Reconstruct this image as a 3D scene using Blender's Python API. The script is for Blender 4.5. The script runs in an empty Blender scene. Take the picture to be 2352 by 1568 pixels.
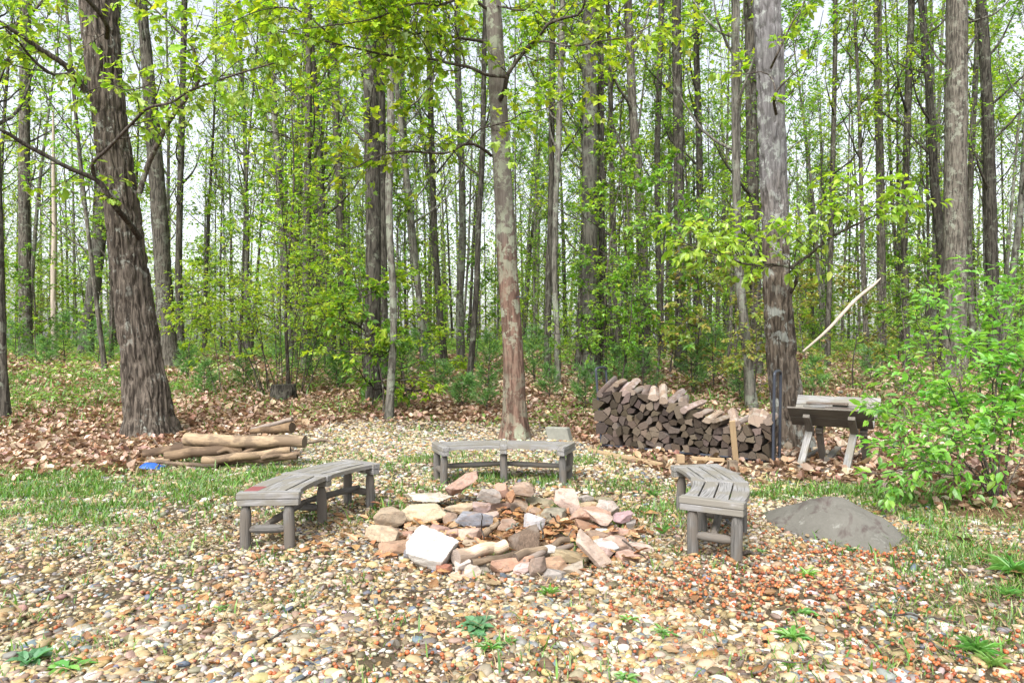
import bpy, math, random
import numpy as np
from mathutils import Vector, Matrix

C = bpy.context.scene.collection
S = bpy.context.scene
PI = math.pi
R = math.radians

# ------------------------------------------------------------------ camera
CAM_H, FOC, HOR, CX = 1.6, 1568.0, 792.0, 1176.0      # measured on a 2352 wide view of the photograph
cam_d = bpy.data.cameras.new('camera')
cam_d.lens, cam_d.sensor_width = 24.0, 36.0
cam_d.clip_start, cam_d.clip_end = 0.1, 900.0
cam = bpy.data.objects.new('camera', cam_d)
C.objects.link(cam)
cam.location = (0, 0, CAM_H)
cam.rotation_euler = (R(90) + math.atan(8 / FOC), 0, 0)
S.camera = cam

# ------------------------------------------------------------------ light: bright overcast
SUN_EL, SUN_AZ = R(50), R(205)
world = bpy.data.worlds.new('World')
S.world = world
world.use_nodes = True
wn, wl = world.node_tree.nodes, world.node_tree.links
sky = wn.new('ShaderNodeTexSky')
sky.sky_type = 'NISHITA'
sky.sun_disc = False
sky.sun_elevation = SUN_EL
sky.sun_rotation = SUN_AZ
sky.air_density, sky.dust_density, sky.ozone_density = 1.0, 3.0, 1.0
hs = wn.new('ShaderNodeHueSaturation')               # thin cloud: almost no blue left
hs.inputs['Saturation'].default_value = 0.30
wl.new(sky.outputs[0], hs.inputs['Color'])
wl.new(hs.outputs[0], wn['Background'].inputs[0])
wn['Background'].inputs[1].default_value = 0.13
sun_d = bpy.data.lights.new('sun', 'SUN')
sun_d.energy, sun_d.angle, sun_d.color = 1.9, R(32), (1.0, 0.975, 0.94)
sun = bpy.data.objects.new('sun', sun_d)
C.objects.link(sun)
sdir = Vector((math.sin(SUN_AZ) * math.cos(SUN_EL), math.cos(SUN_AZ) * math.cos(SUN_EL), math.sin(SUN_EL)))
sun.rotation_euler = sdir.to_track_quat('Z', 'Y').to_euler()
S.view_settings.view_transform = 'Standard'
S.view_settings.look = 'None'
S.view_settings.exposure = 1.46
S.view_settings.gamma = 1.0
S.cycles.max_bounces = 7
S.cycles.diffuse_bounces = 4
S.cycles.glossy_bounces = 2
S.cycles.transmission_bounces = 5
S.cycles.transparent_max_bounces = 4
S.cycles.caustics_reflective = False
S.cycles.caustics_refractive = False

# ------------------------------------------------------------------ noise and mesh helpers
def _hash(ix, iy, iz, seed):
    h = (ix.astype(np.int64) * 374761393 + iy.astype(np.int64) * 668265263 + iz.astype(np.int64) * 2147483647 + seed * 974634777) & 0xffffffff
    h = ((h ^ (h >> 13)) * 1274126177) & 0xffffffff
    h = ((h ^ (h >> 16)) * 2246822519) & 0xffffffff
    return ((h ^ (h >> 15)) & 0xffffff) / float(0xffffff)

def vnoise(P, seed=0):
    P = np.asarray(P, float)
    i = np.floor(P)
    f = P - i
    f = f * f * (3 - 2 * f)
    x, y, z = i[:, 0], i[:, 1], i[:, 2]
    out = 0
    for dx in (0, 1):
        wx = f[:, 0] if dx else 1 - f[:, 0]
        for dy in (0, 1):
            wy = f[:, 1] if dy else 1 - f[:, 1]
            for dz in (0, 1):
                wz = f[:, 2] if dz else 1 - f[:, 2]
                out = out + _hash(x + dx, y + dy, z + dz, seed) * wx * wy * wz
    return out

def fbm(P, seed=0, octaves=3):
    P = np.asarray(P, float)
    o, a, t = 0, 1.0, 0
    for k in range(octaves):
        o = o + a * vnoise(P * 2 ** k, seed + k * 17)
        t += a
        a *= 0.5
    return o / t

def n2(x, y, sc, seed=0, octv=3):
    x = np.asarray(x, float); y = np.asarray(y, float)
    return fbm(np.stack([x / sc, y / sc, np.zeros_like(x) + 0.37], 1), seed, octv)

class M:
    """collects pieces and links them as ONE mesh object"""
    def __init__(s):
        s.V, s.F, s.Cc, s.G, s.n = [], [], [], [], 0
    def add(s, V, F, col=(1, 1, 1), g=None, mi=0, smooth=True):
        V = np.asarray(V, float).reshape(-1, 3)
        col = np.asarray(col, float)
        if col.ndim == 1:
            col = np.tile(col[:3], (len(V), 1))
        for f in F:
            f = np.asarray(f, np.int64)
            if f.ndim == 1: f = f[None]
            if len(f): s.F.append((f + s.n, mi, smooth))
        s.V.append(V); s.Cc.append(col); s.G.append(V if g is None else np.asarray(g, float)); s.n += len(V)
    def build(s, name, mats, parent=None, origin=None, sharp=None, use_g=False, use_col=False):
        V = np.concatenate(s.V)
        if origin is None and parent is not None and parent.get('_root') is not None:
            origin = parent['_root']
        loc = None
        if origin is not None:
            V = V - np.asarray(origin, float)
        me = bpy.data.meshes.new(name)
        me.vertices.add(len(V)); me.vertices.foreach_set('co', V.astype(np.float32).ravel())
        tot = sum(f.size for f, _, _ in s.F); npl = sum(len(f) for f, _, _ in s.F)
        li = np.concatenate([f.ravel() for f, _, _ in s.F]).astype(np.int32)
        cnt = np.concatenate([np.full(len(f), f.shape[1]) for f, _, _ in s.F])
        mi = np.concatenate([np.full(len(f), m) for f, m, _ in s.F]).astype(np.int32)
        sm = np.concatenate([np.full(len(f), k) for f, _, k in s.F]).astype(bool)
        st = np.concatenate([[0], np.cumsum(cnt)[:-1]]).astype(np.int32)
        me.loops.add(tot); me.loops.foreach_set('vertex_index', li)
        me.polygons.add(npl); me.polygons.foreach_set('loop_start', st)
        me.polygons.foreach_set('material_index', mi)
        me.polygons.foreach_set('use_smooth', sm)
        if use_col:
            a = me.attributes.new('col', 'FLOAT_COLOR', 'POINT')
            c4 = np.concatenate([np.concatenate(s.Cc), np.ones((len(V), 1))], 1)
            a.data.foreach_set('color', c4.astype(np.float32).ravel())
        if use_g:
            a = me.attributes.new('g', 'FLOAT_VECTOR', 'POINT')
            a.data.foreach_set('vector', np.concatenate(s.G).astype(np.float32).ravel())
        me.update(calc_edges=True)
        if sharp: me.set_sharp_from_angle(angle=R(sharp))
        for m in (mats if isinstance(mats, (list, tuple)) else [mats]): me.materials.append(m)
        o = bpy.data.objects.new(name, me)
        C.objects.link(o)
        if parent is not None: o.parent = parent
        elif origin is not None: o.location = origin
        return o

def tag(o, label=None, cat=None, group=None, kind=None):
    if label: o['label'] = label
    if cat: o['category'] = cat
    if group: o['group'] = group
    if kind: o['kind'] = kind
    return o

def thing(name, label, cat, loc=(0, 0, 0), group=None):
    o = bpy.data.objects.new(name, None)
    o.empty_display_size = 0.1
    C.objects.link(o)
    o.location = loc
    o['_root'] = [float(c) for c in loc]
    return tag(o, label, cat, group)

def dup(root, loc, rz=0, sc=(1, 1, 1), label=None, cat=None, group=None, tilt=(0, 0)):
    r = root.copy(); C.objects.link(r)
    r.location = loc; r.rotation_euler = (tilt[0], tilt[1], rz); r.scale = sc
    tag(r, label, cat, group)
    for ch in list(root.children):
        c = ch.copy(); C.objects.link(c); c.parent = r
        for g in ch.children:
            d = g.copy(); C.objects.link(d); d.parent = c
    return r

def remove_tree(root):
    for ch in list(root.children): remove_tree(ch)
    bpy.data.objects.remove(root)

def unit(v):
    v = np.asarray(v, float)
    return v / (np.linalg.norm(v, axis=-1, keepdims=True) + 1e-9)

def frames(path):
    path = np.asarray(path, float)
    t = unit(np.gradient(path, axis=0))
    up = np.array([0.0, 0, 1]) if abs(t[0][2]) < 0.9 else np.array([0.0, 1, 0])
    a = unit(np.cross(up, t[0])); A = [a]
    for k in range(1, len(t)):
        a = a - t[k] * np.dot(a, t[k]); a = a / (np.linalg.norm(a) + 1e-9); A.append(a)
    A = np.array(A)
    return t, A, np.cross(t, A)

def resample(path, rad, step):
    path = np.asarray(path, float); rad = np.asarray(rad, float)
    # smooth with Catmull-Rom, then sample evenly
    n = len(path)
    if n > 2:
        P = np.vstack([2 * path[0] - path[1], path, 2 * path[-1] - path[-2]])
        Q, q = [], []
        for i in range(n - 1):
            for u in np.linspace(0, 1, 12, endpoint=False):
                p0, p1, p2, p3 = P[i:i + 4]
                Q.append(0.5 * ((2 * p1) + (-p0 + p2) * u + (2 * p0 - 5 * p1 + 4 * p2 - p3) * u * u + (-p0 + 3 * p1 - 3 * p2 + p3) * u ** 3))
                q.append(rad[i] * (1 - u) + rad[i + 1] * u)
        Q.append(path[-1]); q.append(rad[-1])
        path, rad = np.array(Q), np.array(q)
    d = np.concatenate([[0], np.cumsum(np.linalg.norm(np.diff(path, axis=0), axis=1))])
    m = max(2, int(d[-1] / step) + 1)
    s = np.linspace(0, d[-1], m)
    return np.stack([np.interp(s, d, path[:, k]) for k in range(3)], 1), np.interp(s, d, rad), s

def tube(m, path, rad, sides=8, step=None, mi=0, cap=True, col=(1, 1, 1), disp=None, capmi=None, smooth=True):
    path = np.asarray(path, float)
    rad = np.full(len(path), rad, float) if np.ndim(rad) == 0 else np.asarray(rad, float)
    if step: path, rad, s = resample(path, rad, step)
    else: s = np.concatenate([[0], np.cumsum(np.linalg.norm(np.diff(path, axis=0), axis=1))])
    t, A, B = frames(path)
    n = len(path)
    th = np.arange(sides) / sides * 2 * PI
    ct, sn = np.cos(th), np.sin(th)
    rr = np.repeat(rad[:, None], sides, 1)
    if disp is not None:
        q = np.stack([rr * ct, rr * sn, np.repeat(s[:, None], sides, 1)], 2).reshape(-1, 3)
        rr = rr + disp(q, np.tile(th, n), np.repeat(rad, sides)).reshape(n, sides)
    V = path[:, None] + A[:, None] * (rr * ct)[..., None] + B[:, None] * (rr * sn)[..., None]
    g = np.stack([np.repeat(s[:, None], sides, 1), rr * ct, rr * sn], 2)
    i = np.arange(n - 1)[:, None] * sides + np.arange(sides)[None]
    j = np.arange(n - 1)[:, None] * sides + (np.arange(sides)[None] + 1) % sides
    q = np.stack([i, j, j + sides, i + sides], 2).reshape(-1, 4)
    m.add(V.reshape(-1, 3), [q], col, g.reshape(-1, 3), mi, smooth)
    if cap:
        for k, rev in ((0, True), (n - 1, False)):
            idx = np.arange(sides)[::-1] if rev else np.arange(sides)
            m.add(V[k], [idx], col, g[k], mi if capmi is None else capmi, False)

def box(m, c, ax, ay, az, mi=0, col=(1, 1, 1), gl=0, bev=0.0, goff=None):
    """box with half axes ax, ay, az (vectors); gl = index of the grain axis; bev = chamfer"""
    c, ax, ay, az = [np.asarray(v, float) for v in (c, ax, ay, az)]
    L = [np.linalg.norm(v) for v in (ax, ay, az)]
    U = [v / l for v, l in zip((ax, ay, az), L)]
    if bev <= 0: bev = 0.0015
    V, g = [], []
    idx = {}
    for sx in (-1, 1):
        for sy in (-1, 1):
            for sz in (-1, 1):
                for k in range(3):
                    l = [L[0] - bev, L[1] - bev, L[2] - bev]; l[k] = L[k]
                    q = (sx * l[0], sy * l[1], sz * l[2])
                    idx[(sx, sy, sz, k)] = len(V)
                    V.append(c + U[0] * q[0] + U[1] * q[1] + U[2] * q[2])
                    o = [q[gl], q[(gl + 1) % 3], q[(gl + 2) % 3]]
                    g.append(o)
    F4, F3 = [], []
    sg = (-1, 1)
    def key(k, s, a, sa, b, sb):
        t = [0, 0, 0]; t[k] = s; t[a] = sa; t[b] = sb
        return tuple(t)
    for k in range(3):
        a, b = (k + 1) % 3, (k + 2) % 3
        for s in sg:
            q = [idx[key(k, s, a, sa, b, sb) + (k,)] for sa, sb in ((-1, -1), (1, -1), (1, 1), (-1, 1))]
            F4.append(q if s > 0 else q[::-1])
        for sa in sg:
            for sb in sg:      # chamfer along axis k
                p = [key(k, -1, a, sa, b, sb), key(k, 1, a, sa, b, sb)]
                q = [idx[p[0] + (a,)], idx[p[1] + (a,)], idx[p[1] + (b,)], idx[p[0] + (b,)]]
                F4.append(q if sa * sb < 0 else q[::-1])
    for sx in sg:
        for sy in sg:
            for sz in sg:
                q = [idx[(sx, sy, sz, k)] for k in range(3)]
                F3.append(q if sx * sy * sz > 0 else q[::-1])
    off = np.array(goff if goff is not None else np.random.RandomState(abs(int(c[0] * 977 + c[1] * 131 + c[2] * 53)) % 100000).rand(3) * 7)
    m.add(V, [np.array(F4), np.array(F3)], col, np.array(g) + off, mi, False)

# leaf templates: (verts, faces) ; x = along the leaf, y = across, z = normal
def leaf_fan(outline, fold=0.12, droop=0.25):
    o = [(0.0, 0.0)] + outline
    V = np.array([(x, y, abs(y) * fold - droop * x * x) for x, y in o])
    F = [np.array([[0, k, k + 1] for k in range(1, len(o) - 1)])]
    return V, F
DIAMOND = (np.array([(0, 0, 0), (.5, .3, .03), (1, 0, -.2), (.5, -.3, .03)]), [np.array([[0, 3, 2], [0, 2, 1]])])
OVATE = (np.array([(0, 0, 0), (.3, .24, .06), (.68, .2, .0), (1, 0, -.22), (.68, -.2, .0), (.3, -.24, .06), (.5, 0, -.05)]),
         [np.array([[0, 6, 1], [1, 6, 2], [2, 6, 3], [3, 6, 4], [4, 6, 5], [5, 6, 0]])])
OAK = leaf_fan([(.2, -.1), (.38, -.27), (.48, -.16), (.66, -.36), (.76, -.2), (.9, -.2), (1, 0), (.9, .2), (.76, .2), (.66, .36), (.48, .16), (.38, .27), (.2, .1)], .1, .3)
MAPLE = leaf_fan([(.02, -.18), (-.08, -.42), (.2, -.36), (.42, -.58), (.5, -.24), (.72, -.26), (1, 0), (.72, .26), (.5, .24), (.42, .58), (.2, .36), (-.08, .42), (.02, .18)], .1, .3)
TRILOBE = leaf_fan([(.1, -.2), (.35, -.5), (.5, -.2), (1, 0), (.5, .2), (.35, .5), (.1, .2)], .12, .25)
CURL = (np.array([(0, 0, .1), (.25, .3, .28), (.6, .36, .2), (1, .05, .3), (.7, -.3, .3), (.3, -.34, .12), (.5, 0, .0)]),
        [np.array([[0, 6, 1], [1, 6, 2], [2, 6, 3], [3, 6, 4], [4, 6, 5], [5, 6, 0]])])

def scatter(m, tpl, P, D, N, size, col, mi=0, smooth=False):
    P = np.asarray(P, float)
    if not len(P): return
    D = unit(D); N = np.asarray(N, float)
    Y = unit(np.cross(N, D)); Z = np.cross(D, Y)
    V, F = tpl
    n, k = len(P), len(V)
    sz = np.asarray(size, float).reshape(-1, 1, 1) * np.ones((n, 1, 1))
    W = P[:, None] + sz * (V[None, :, 0:1] * D[:, None] + V[None, :, 1:2] * Y[:, None] + V[None, :, 2:3] * Z[:, None])
    col = np.asarray(col, float)
    if col.ndim == 1: col = np.tile(col, (n, 1))
    off = (np.arange(n) * k)[:, None, None]
    m.add(W.reshape(-1, 3), [(f[None] + off).reshape(-1, f.shape[1]) for f in F], np.repeat(col, k, 0), None, mi, smooth)

def pal(rs, n, colors, var=0.18, w=None):
    c = np.array(colors)[rs.choice(len(colors), n, p=w)]
    return c * (1 + var * rs.randn(n, 1)).clip(.5, 1.6) * (1 + .06 * rs.randn(n, 3))

# ------------------------------------------------------------------ terrain
RING = np.array([-.02, 5.85])
def tz(x, y):
    x = np.asarray(x, float); y = np.asarray(y, float)
    s = np.maximum(0, y - 11.5)
    e = s * s / (s + 1.5)
    far = 1 - np.exp(-s / 6)
    xs, ys = np.atleast_1d(x + 0 * y), np.atleast_1d(y + 0 * x)
    u = n2(xs, ys, 4.0, 5, 2) - .5
    r = 1.5 * (1 - np.exp(-e / 13)) + (u.reshape(np.shape(s)) if np.ndim(s) else u[0]) * (.04 + .26 * far)
    return r

def gz(x, y): return float(tz(float(x), float(y)))

def at(xd, yd, Y):
    """point seen at view position (xd, yd) at depth Y"""
    return np.array([(xd - CX) / FOC * Y, Y, CAM_H - (yd - HOR) / FOC * Y])

def ground(xd, yd):
    """point of the ground seen at (xd, yd)"""
    a, b = 1.5, 90.0
    f = lambda Y: CAM_H - (yd - HOR) / FOC * Y - gz((xd - CX) / FOC * Y, Y)
    ys = np.linspace(2.5, 80, 400)
    pv = f(ys[0])
    for k in range(1, len(ys)):
        v = f(ys[k])
        if v <= 0:
            a, b = ys[k - 1], ys[k]
            for _ in range(25):
                c = (a + b) / 2
                if f(c) > 0: a = c
                else: b = c
            break
    else:
        a = b = 80
    Y = (a + b) / 2
    x = (xd - CX) / FOC * Y
    return np.array([x, Y, gz(x, Y)])

# gravel limit, as azimuth -> depth
_gl = [(-900, 1180), (0, 1100), (330, 1080), (480, 1050), (640, 1000), (760, 985), (1000, 980), (1260, 988), (1370, 1030), (1540, 1095), (1800, 1108), (2000, 1118), (2150, 1150), (2352, 1215), (3300, 1300)]
_gu = np.array([(x - CX) / FOC for x, _ in _gl]); _gY = np.array([2508.8 / (y - HOR) for _, y in _gl])
def gravel_mask(x, y):
    """1 on the gravel, 0 on the wood's floor"""
    u = x / np.maximum(y, .5)
    lim = np.interp(u, _gu, _gY) + (n2(x, y, .7, 3, 2) - .5) * 1.1
    return np.clip((lim - y) / .5 + .5, 0, 1)

# grass patches: view position, radius x, radius y (metres), strength
_gp = [(60, 1120, 1.7, 1.0, 1), (260, 1130, 1.3, .9, .95), (440, 1110, 1.2, .7, .8), (560, 1060, .9, .5, .5), (640, 1090, .7, .6, .7), (520, 1130, .9, .6, .55),
       (120, 1190, 1.0, .4, .6), (760, 1080, .8, .6, .35), (950, 1060, 1.0, .6, .4), (1160, 1105, .75, .22, 1), (1280, 1110, .5, .2, .6), (1330, 1060, .7, .5, .25),
       (760, 1180, .6, .3, .6), (840, 1170, .25, .2, 1), (920, 1120, .6, .5, .25), (1480, 1190, .4, .4, .35), (1560, 1170, .3, .2, .8), (1740, 1130, .8, .35, .8), (1960, 1130, 1.0, .3, .95),
       (2080, 1150, .6, .3, .7), (2200, 1230, .8, .5, .75), (2300, 1290, .7, .5, .9), (2330, 1350, .4, .2, 1), (2060, 1190, .5, .3, .6), (1420, 1120, .5, .5, .3),
       (300, 1250, .8, .3, .2), (760, 1390, .5, .2, .18), (1300, 1500, .5, .2, .18), (1900, 1520, .6, .2, .22), (2250, 1420, .6, .25, .3), (2280, 1500, .4, .15, .4), (100, 1400, .6, .2, .2),
       (120, 1500, .5, .15, .25), (1120, 1490, .25, .08, .3), (180, 900, 4.2, 2.6, .8), (60, 880, 4, 3, .8), (520, 900, 2.2, 1.4, .35), (470, 870, 2.0, 1.5, .5), (1600, 930, 2.5, 2, .3), (1950, 940, 2.2, 2, .5), (2150, 900, 3, 3, .4)]
_gpw = [(ground(a, b), c, d, e) for a, b, c, d, e in _gp]
def grass_mask(x, y):
    g = np.zeros_like(x)
    for p, rx, ry, st in _gpw:
        g = np.maximum(g, st * np.exp(-((x - p[0]) / rx) ** 2 - ((y - p[1]) / ry) ** 2))
    t = n2(x, y, .28, 11, 2)
    return np.clip(g * 1.6 * np.clip((t - .34) * 4.5, 0, 1.3), 0, 1)

# ------------------------------------------------------------------ materials
class NT:
    def __init__(s, name):
        s.m = bpy.data.materials.new(name); s.m.use_nodes = True
        s.t = s.m.node_tree; s.n = s.t.nodes; s.l = s.t.links
        s.out = s.n['Material Output']; s.b = s.n['Principled BSDF']
    def new(s, typ, **kw):
        o = s.n.new(typ)
        for k, v in kw.items():
            if hasattr(o, k): setattr(o, k, v)
            else: o.inputs[k].default_value = v
        return o
    def noise(s, vec, scale, detail=4, rough=.55, dist=0):
        o = s.new('ShaderNodeTexNoise'); o.inputs['Scale'].default_value = scale; o.inputs['Detail'].default_value = detail
        o.inputs['Roughness'].default_value = rough; o.inputs['Distortion'].default_value = dist
        if vec is not None: s.l.new(vec, o.inputs['Vector'])
        return o.outputs['Fac']
    def ramp(s, fac, stops):
        o = s.new('ShaderNodeValToRGB'); e = o.color_ramp.elements
        while len(e) < len(stops): e.new(.5)
        for k, (p, c) in enumerate(stops):
            e[k].position = p; e[k].color = (*c, 1) if len(c) == 3 else c
        s.l.new(fac, o.inputs[0]); return o.outputs[0]
    def mix(s, fac, a, b, mode='MIX'):
        o = s.new('ShaderNodeMix', data_type='RGBA', blend_type=mode)
        for sock, v in ((0, fac), (6, a), (7, b)):
            if hasattr(v, 'is_linked'): s.l.new(v, o.inputs[sock])
            elif isinstance(v, (int, float)): o.inputs[sock].default_value = v
            else: o.inputs[sock].default_value = (*v, 1)
        return o.outputs[2]
    def math(s, op, a, b=0.0):
        o = s.new('ShaderNodeMath', operation=op)
        for k, v in ((0, a), (1, b)):
            if hasattr(v, 'is_linked'): s.l.new(v, o.inputs[k])
            else: o.inputs[k].default_value = v
        return o.outputs[0]
    def mapping(s, vec, scale):
        o = s.new('ShaderNodeMapping'); o.inputs['Scale'].default_value = scale
        s.l.new(vec, o.inputs['Vector']); return o.outputs[0]
    def attr(s, name): return s.new('ShaderNodeAttribute', attribute_name=name).outputs
    def objvec(s, rnd=True):
        v = s.new('ShaderNodeTexCoord').outputs['Object']
        if not rnd: return v
        r = s.new('ShaderNodeObjectInfo').outputs['Random']
        o = s.new('ShaderNodeVectorMath', operation='ADD')
        c = s.new('ShaderNodeCombineXYZ')
        k = s.math('MULTIPLY', r, 37.0)
        s.l.new(k, c.inputs[0]); s.l.new(k, c.inputs[1]); s.l.new(k, c.inputs[2])
        s.l.new(v, o.inputs[0]); s.l.new(c.outputs[0], o.inputs[1])
        return o.outputs[0]
    def bump(s, h, strength, dist=.02):
        o = s.new('ShaderNodeBump'); o.inputs['Strength'].default_value = strength; o.inputs['Distance'].default_value = dist
        s.l.new(h, o.inputs['Height']); s.l.new(o.outputs[0], s.b.inputs['Normal'])
    def done(s, col, rough=.8, spec=.3):
        if hasattr(col, 'is_linked'): s.l.new(col, s.b.inputs['Base Color'])
        else: s.b.inputs['Base Color'].default_value = (*col, 1)
        s.b.inputs['Roughness'].default_value = rough
        s.b.inputs['Specular IOR Level'].default_value = spec
        return s.m

def mat_bark(name, a, b, lichen=(.30, .34, .24), amount=.5, bump=.8, ridge=14, high=None, z0=2.5, z1=3.6, rnd=True):
    t = NT(name)
    v = t.objvec(rnd)
    vs = t.mapping(v, (1, 1, .13))
    n1 = t.noise(vs, ridge * 1.7, 5, .65, .5)
    n2_ = t.noise(v, 2.2, 4, .6)
    base = t.mix(t.ramp(n1, [(.43, (0, 0, 0)), (.57, (1, 1, 1))]), tuple(c * .7 for c in a), tuple(c * 1.12 for c in b))
    if high is not None:
        raw = t.new('ShaderNodeTexCoord').outputs['Object']
        sp = t.new('ShaderNodeSeparateXYZ'); t.l.new(raw, sp.inputs[0])
        zz = t.math('ADD', sp.outputs[2], t.math('MULTIPLY', t.math('SUBTRACT', n2_, .5), 2.6))
        mr = t.new('ShaderNodeMapRange'); mr.inputs[1].default_value = z0; mr.inputs[2].default_value = z1
        t.l.new(zz, mr.inputs[0])
        hc = t.mix(t.ramp(n1, [(.3, (0, 0, 0)), (.7, (1, 1, 1))]), tuple(c * .42 for c in high), tuple(c * 1.2 for c in high))
        base = t.mix(mr.outputs[0], base, hc)
    base = t.mix(.22, base, t.mix(n2_, tuple(c * .6 for c in a), tuple(min(1, c * 1.5) for c in b)))
    lp = t.noise(v, 5.5, 6, .7, .3)
    lm = t.ramp(lp, [(.62 - .22 * amount, (0, 0, 0)), (.66 - .2 * amount, (1, 1, 1))])
    lm2 = t.math('MULTIPLY', lm, t.ramp(t.noise(v, 1.1, 2), [(.4, (.1, .1, .1)), (.6, (1, 1, 1))]))
    base = t.mix(t.math('MULTIPLY', lm2, .75), base, lichen)
    r = t.new('ShaderNodeObjectInfo').outputs['Random']
    k = t.math('ADD', t.math('MULTIPLY', r, .5), .62)
    base = t.mix(1.0, base, k, 'MULTIPLY') if rnd else base
    h = t.math('ADD', n1, t.math('MULTIPLY', t.noise(vs, ridge * 3, 3), .4))
    t.bump(h, bump, .03)
    return t.done(base, .9, .15)

def mat_leaf(name, trans=.5, tint=(1.25, 1.2, .7), var=.35, gloss=.06, gain=1.0):
    t = NT(name)
    c = t.attr('col')[0]
    r = t.new('ShaderNodeObjectInfo').outputs['Random']
    k = t.math('ADD', t.math('MULTIPLY', r, var * gain), (1 - var / 2) * gain)
    c = t.mix(1.0, c, k, 'MULTIPLY')
    c.node.clamp_result = False
    d = t.new('ShaderNodeBsdfDiffuse'); t.l.new(c, d.inputs[0])
    tr = t.new('ShaderNodeBsdfTranslucent'); t.l.new(t.mix(1.0, c, tint, 'MULTIPLY'), tr.inputs[0])
    mx = t.new('ShaderNodeMixShader'); mx.inputs[0].default_value = trans
    t.l.new(d.outputs[0], mx.inputs[1]); t.l.new(tr.outputs[0], mx.inputs[2])
    gl = t.new('ShaderNodeBsdfGlossy'); gl.inputs['Roughness'].default_value = .45
    m2 = t.new('ShaderNodeMixShader'); m2.inputs[0].default_value = gloss
    t.l.new(mx.outputs[0], m2.inputs[1]); t.l.new(gl.outputs[0], m2.inputs[2])
    t.l.new(m2.outputs[0], t.out.inputs[0]); t.n.remove(t.b)
    return t.m

def mat_col(name, rough=.7, spec=.3, mott=.35, scale=25, bump=.15):
    t = NT(name)
    c = t.attr('col')[0]
    v = t.new('ShaderNodeTexCoord').outputs['Object']
    n = t.noise(v, scale, 4, .6)
    k = t.math('ADD', t.math('MULTIPLY', n, mott * 2), 1 - mott)
    if bump: t.bump(n, bump, .01)
    return t.done(t.mix(1.0, c, k, 'MULTIPLY'), rough, spec)

def mat_wood(name, a, b, c=None, ring=6, bump=.35, rough=.8, dark=(.05, .045, .04), crack=.35, objcol=False):
    """weathered wood; grain runs along attribute g.x"""
    t = NT(name)
    g = t.attr('g')[1]
    r = t.new('ShaderNodeObjectInfo').outputs['Random']
    o = t.new('ShaderNodeVectorMath', operation='ADD'); cb = t.new('ShaderNodeCombineXYZ')
    for k in range(3): t.l.new(t.math('MULTIPLY', r, 11.0 + k), cb.inputs[k])
    t.l.new(g, o.inputs[0]); t.l.new(cb.outputs[0], o.inputs[1])
    v = o.outputs[0]
    f = t.noise(t.mapping(v, (1.2, 32, 32)), ring, 5, .65, .35)
    p = t.noise(t.mapping(v, (1, 2, 2)), 3.5, 4, .6)
    col = t.mix(t.ramp(f, [(.28, (0, 0, 0)), (.72, (1, 1, 1))]), a, b)
    if c is not None: col = t.mix(t.ramp(p, [(.46, (0, 0, 0)), (.56, (.85, .85, .85))]), col, c)
    ck = t.ramp(t.noise(t.mapping(v, (.9, 26, 26)), 2.2, 2, .5, .2), [(.30, (1, 1, 1)), (.36, (0, 0, 0))])
    col = t.mix(t.math('MULTIPLY', ck, crack), col, dark)
    if objcol:
        col = t.mix(1.0, col, t.new('ShaderNodeObjectInfo').outputs['Color'], 'MULTIPLY')
    t.bump(f, bump, .006)
    return t.done(col, rough, .25)

def mat_rock(name, mott=1.0):
    t = NT(name)
    v = t.objvec()
    oc = t.new('ShaderNodeObjectInfo').outputs['Color']
    n1 = t.noise(v, 5, 6, .65, .4)
    n2_ = t.noise(v, 26, 5, .7)
    n3 = t.noise(t.mapping(v, (1, 1, 4)), 6, 4, .6, .8)
    k = t.ramp(n1, [(.3, (.62, .58, .55)), (.5, (1, 1, 1)), (.72, (1.0, .93, .84))])
    c = t.mix(mott, oc, t.mix(1.0, oc, k, 'MULTIPLY'))
    c = t.mix(t.math('MULTIPLY', t.ramp(n3, [(.54, (0, 0, 0)), (.62, (1, 1, 1))]), .45 * mott), c, (.26, .17, .11))
    n4 = t.noise(t.mapping(v, (1, 1, 3)), 13, 5, .7, 1.5)
    c = t.mix(t.math('MULTIPLY', t.ramp(n4, [(.55, (0, 0, 0)), (.62, (1, 1, 1))]), .5), c, (.14, .125, .105))
    c = t.mix(1.0, c, t.ramp(n2_, [(.3, (.8, .8, .8)), (.6, (1.05, 1.05, 1.05))]), 'MULTIPLY')
    h = t.math('ADD', t.math('MULTIPLY', n1, 1.5), n2_)
    t.bump(h, .5, .02)
    return t.done(c, .85, .25)

BARK_OAK = mat_bark('oak_bark', (.036, .029, .023), (.135, .112, .09), (.30, .31, .27), .22, 1.0, 13, rnd=False)
BARK_OAK_R = mat_bark('oak_bark_grey_above', (.036, .028, .022), (.125, .10, .078), (.34, .36, .33), .42, 1.0, 13, high=(.20, .195, .20), z0=3.0, z1=4.4, rnd=False)
BARK_MAPLE = mat_bark('maple_bark', (.09, .055, .041), (.175, .112, .084), (.31, .34, .25), .60, .6, 10, high=(.165, .155, .138), z0=2.7, z1=4.0, rnd=False)
BARK_DARK = mat_bark('dark_bark', (.026, .023, .018), (.10, .091, .074), (.22, .24, .18), .3, 1.0, 13)
BARK_GREY = mat_bark('grey_bark', (.062, .056, .046), (.17, .157, .133), (.28, .31, .24), .6, .7, 11)
BARK_BROWN = mat_bark('brown_grey_bark', (.046, .041, .033), (.14, .125, .102), (.26, .28, .22), .42, .9, 13)
BARK_TWIG = mat_bark('twig_bark', (.05, .04, .033), (.12, .10, .085), (.28, .3, .24), .3, .3, 20)
LEAF = mat_leaf('leaf', .55, (1.2, 1.2, .6), .35, .04, 2.05)
LEAF_NEAR = mat_leaf('near_leaf', .6, (1.2, 1.2, .55), 0.0, .05, 1.75)
NEEDLE = mat_leaf('needle', .25, (1.1, 1.2, .8), .3, .04, 1.5)
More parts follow.
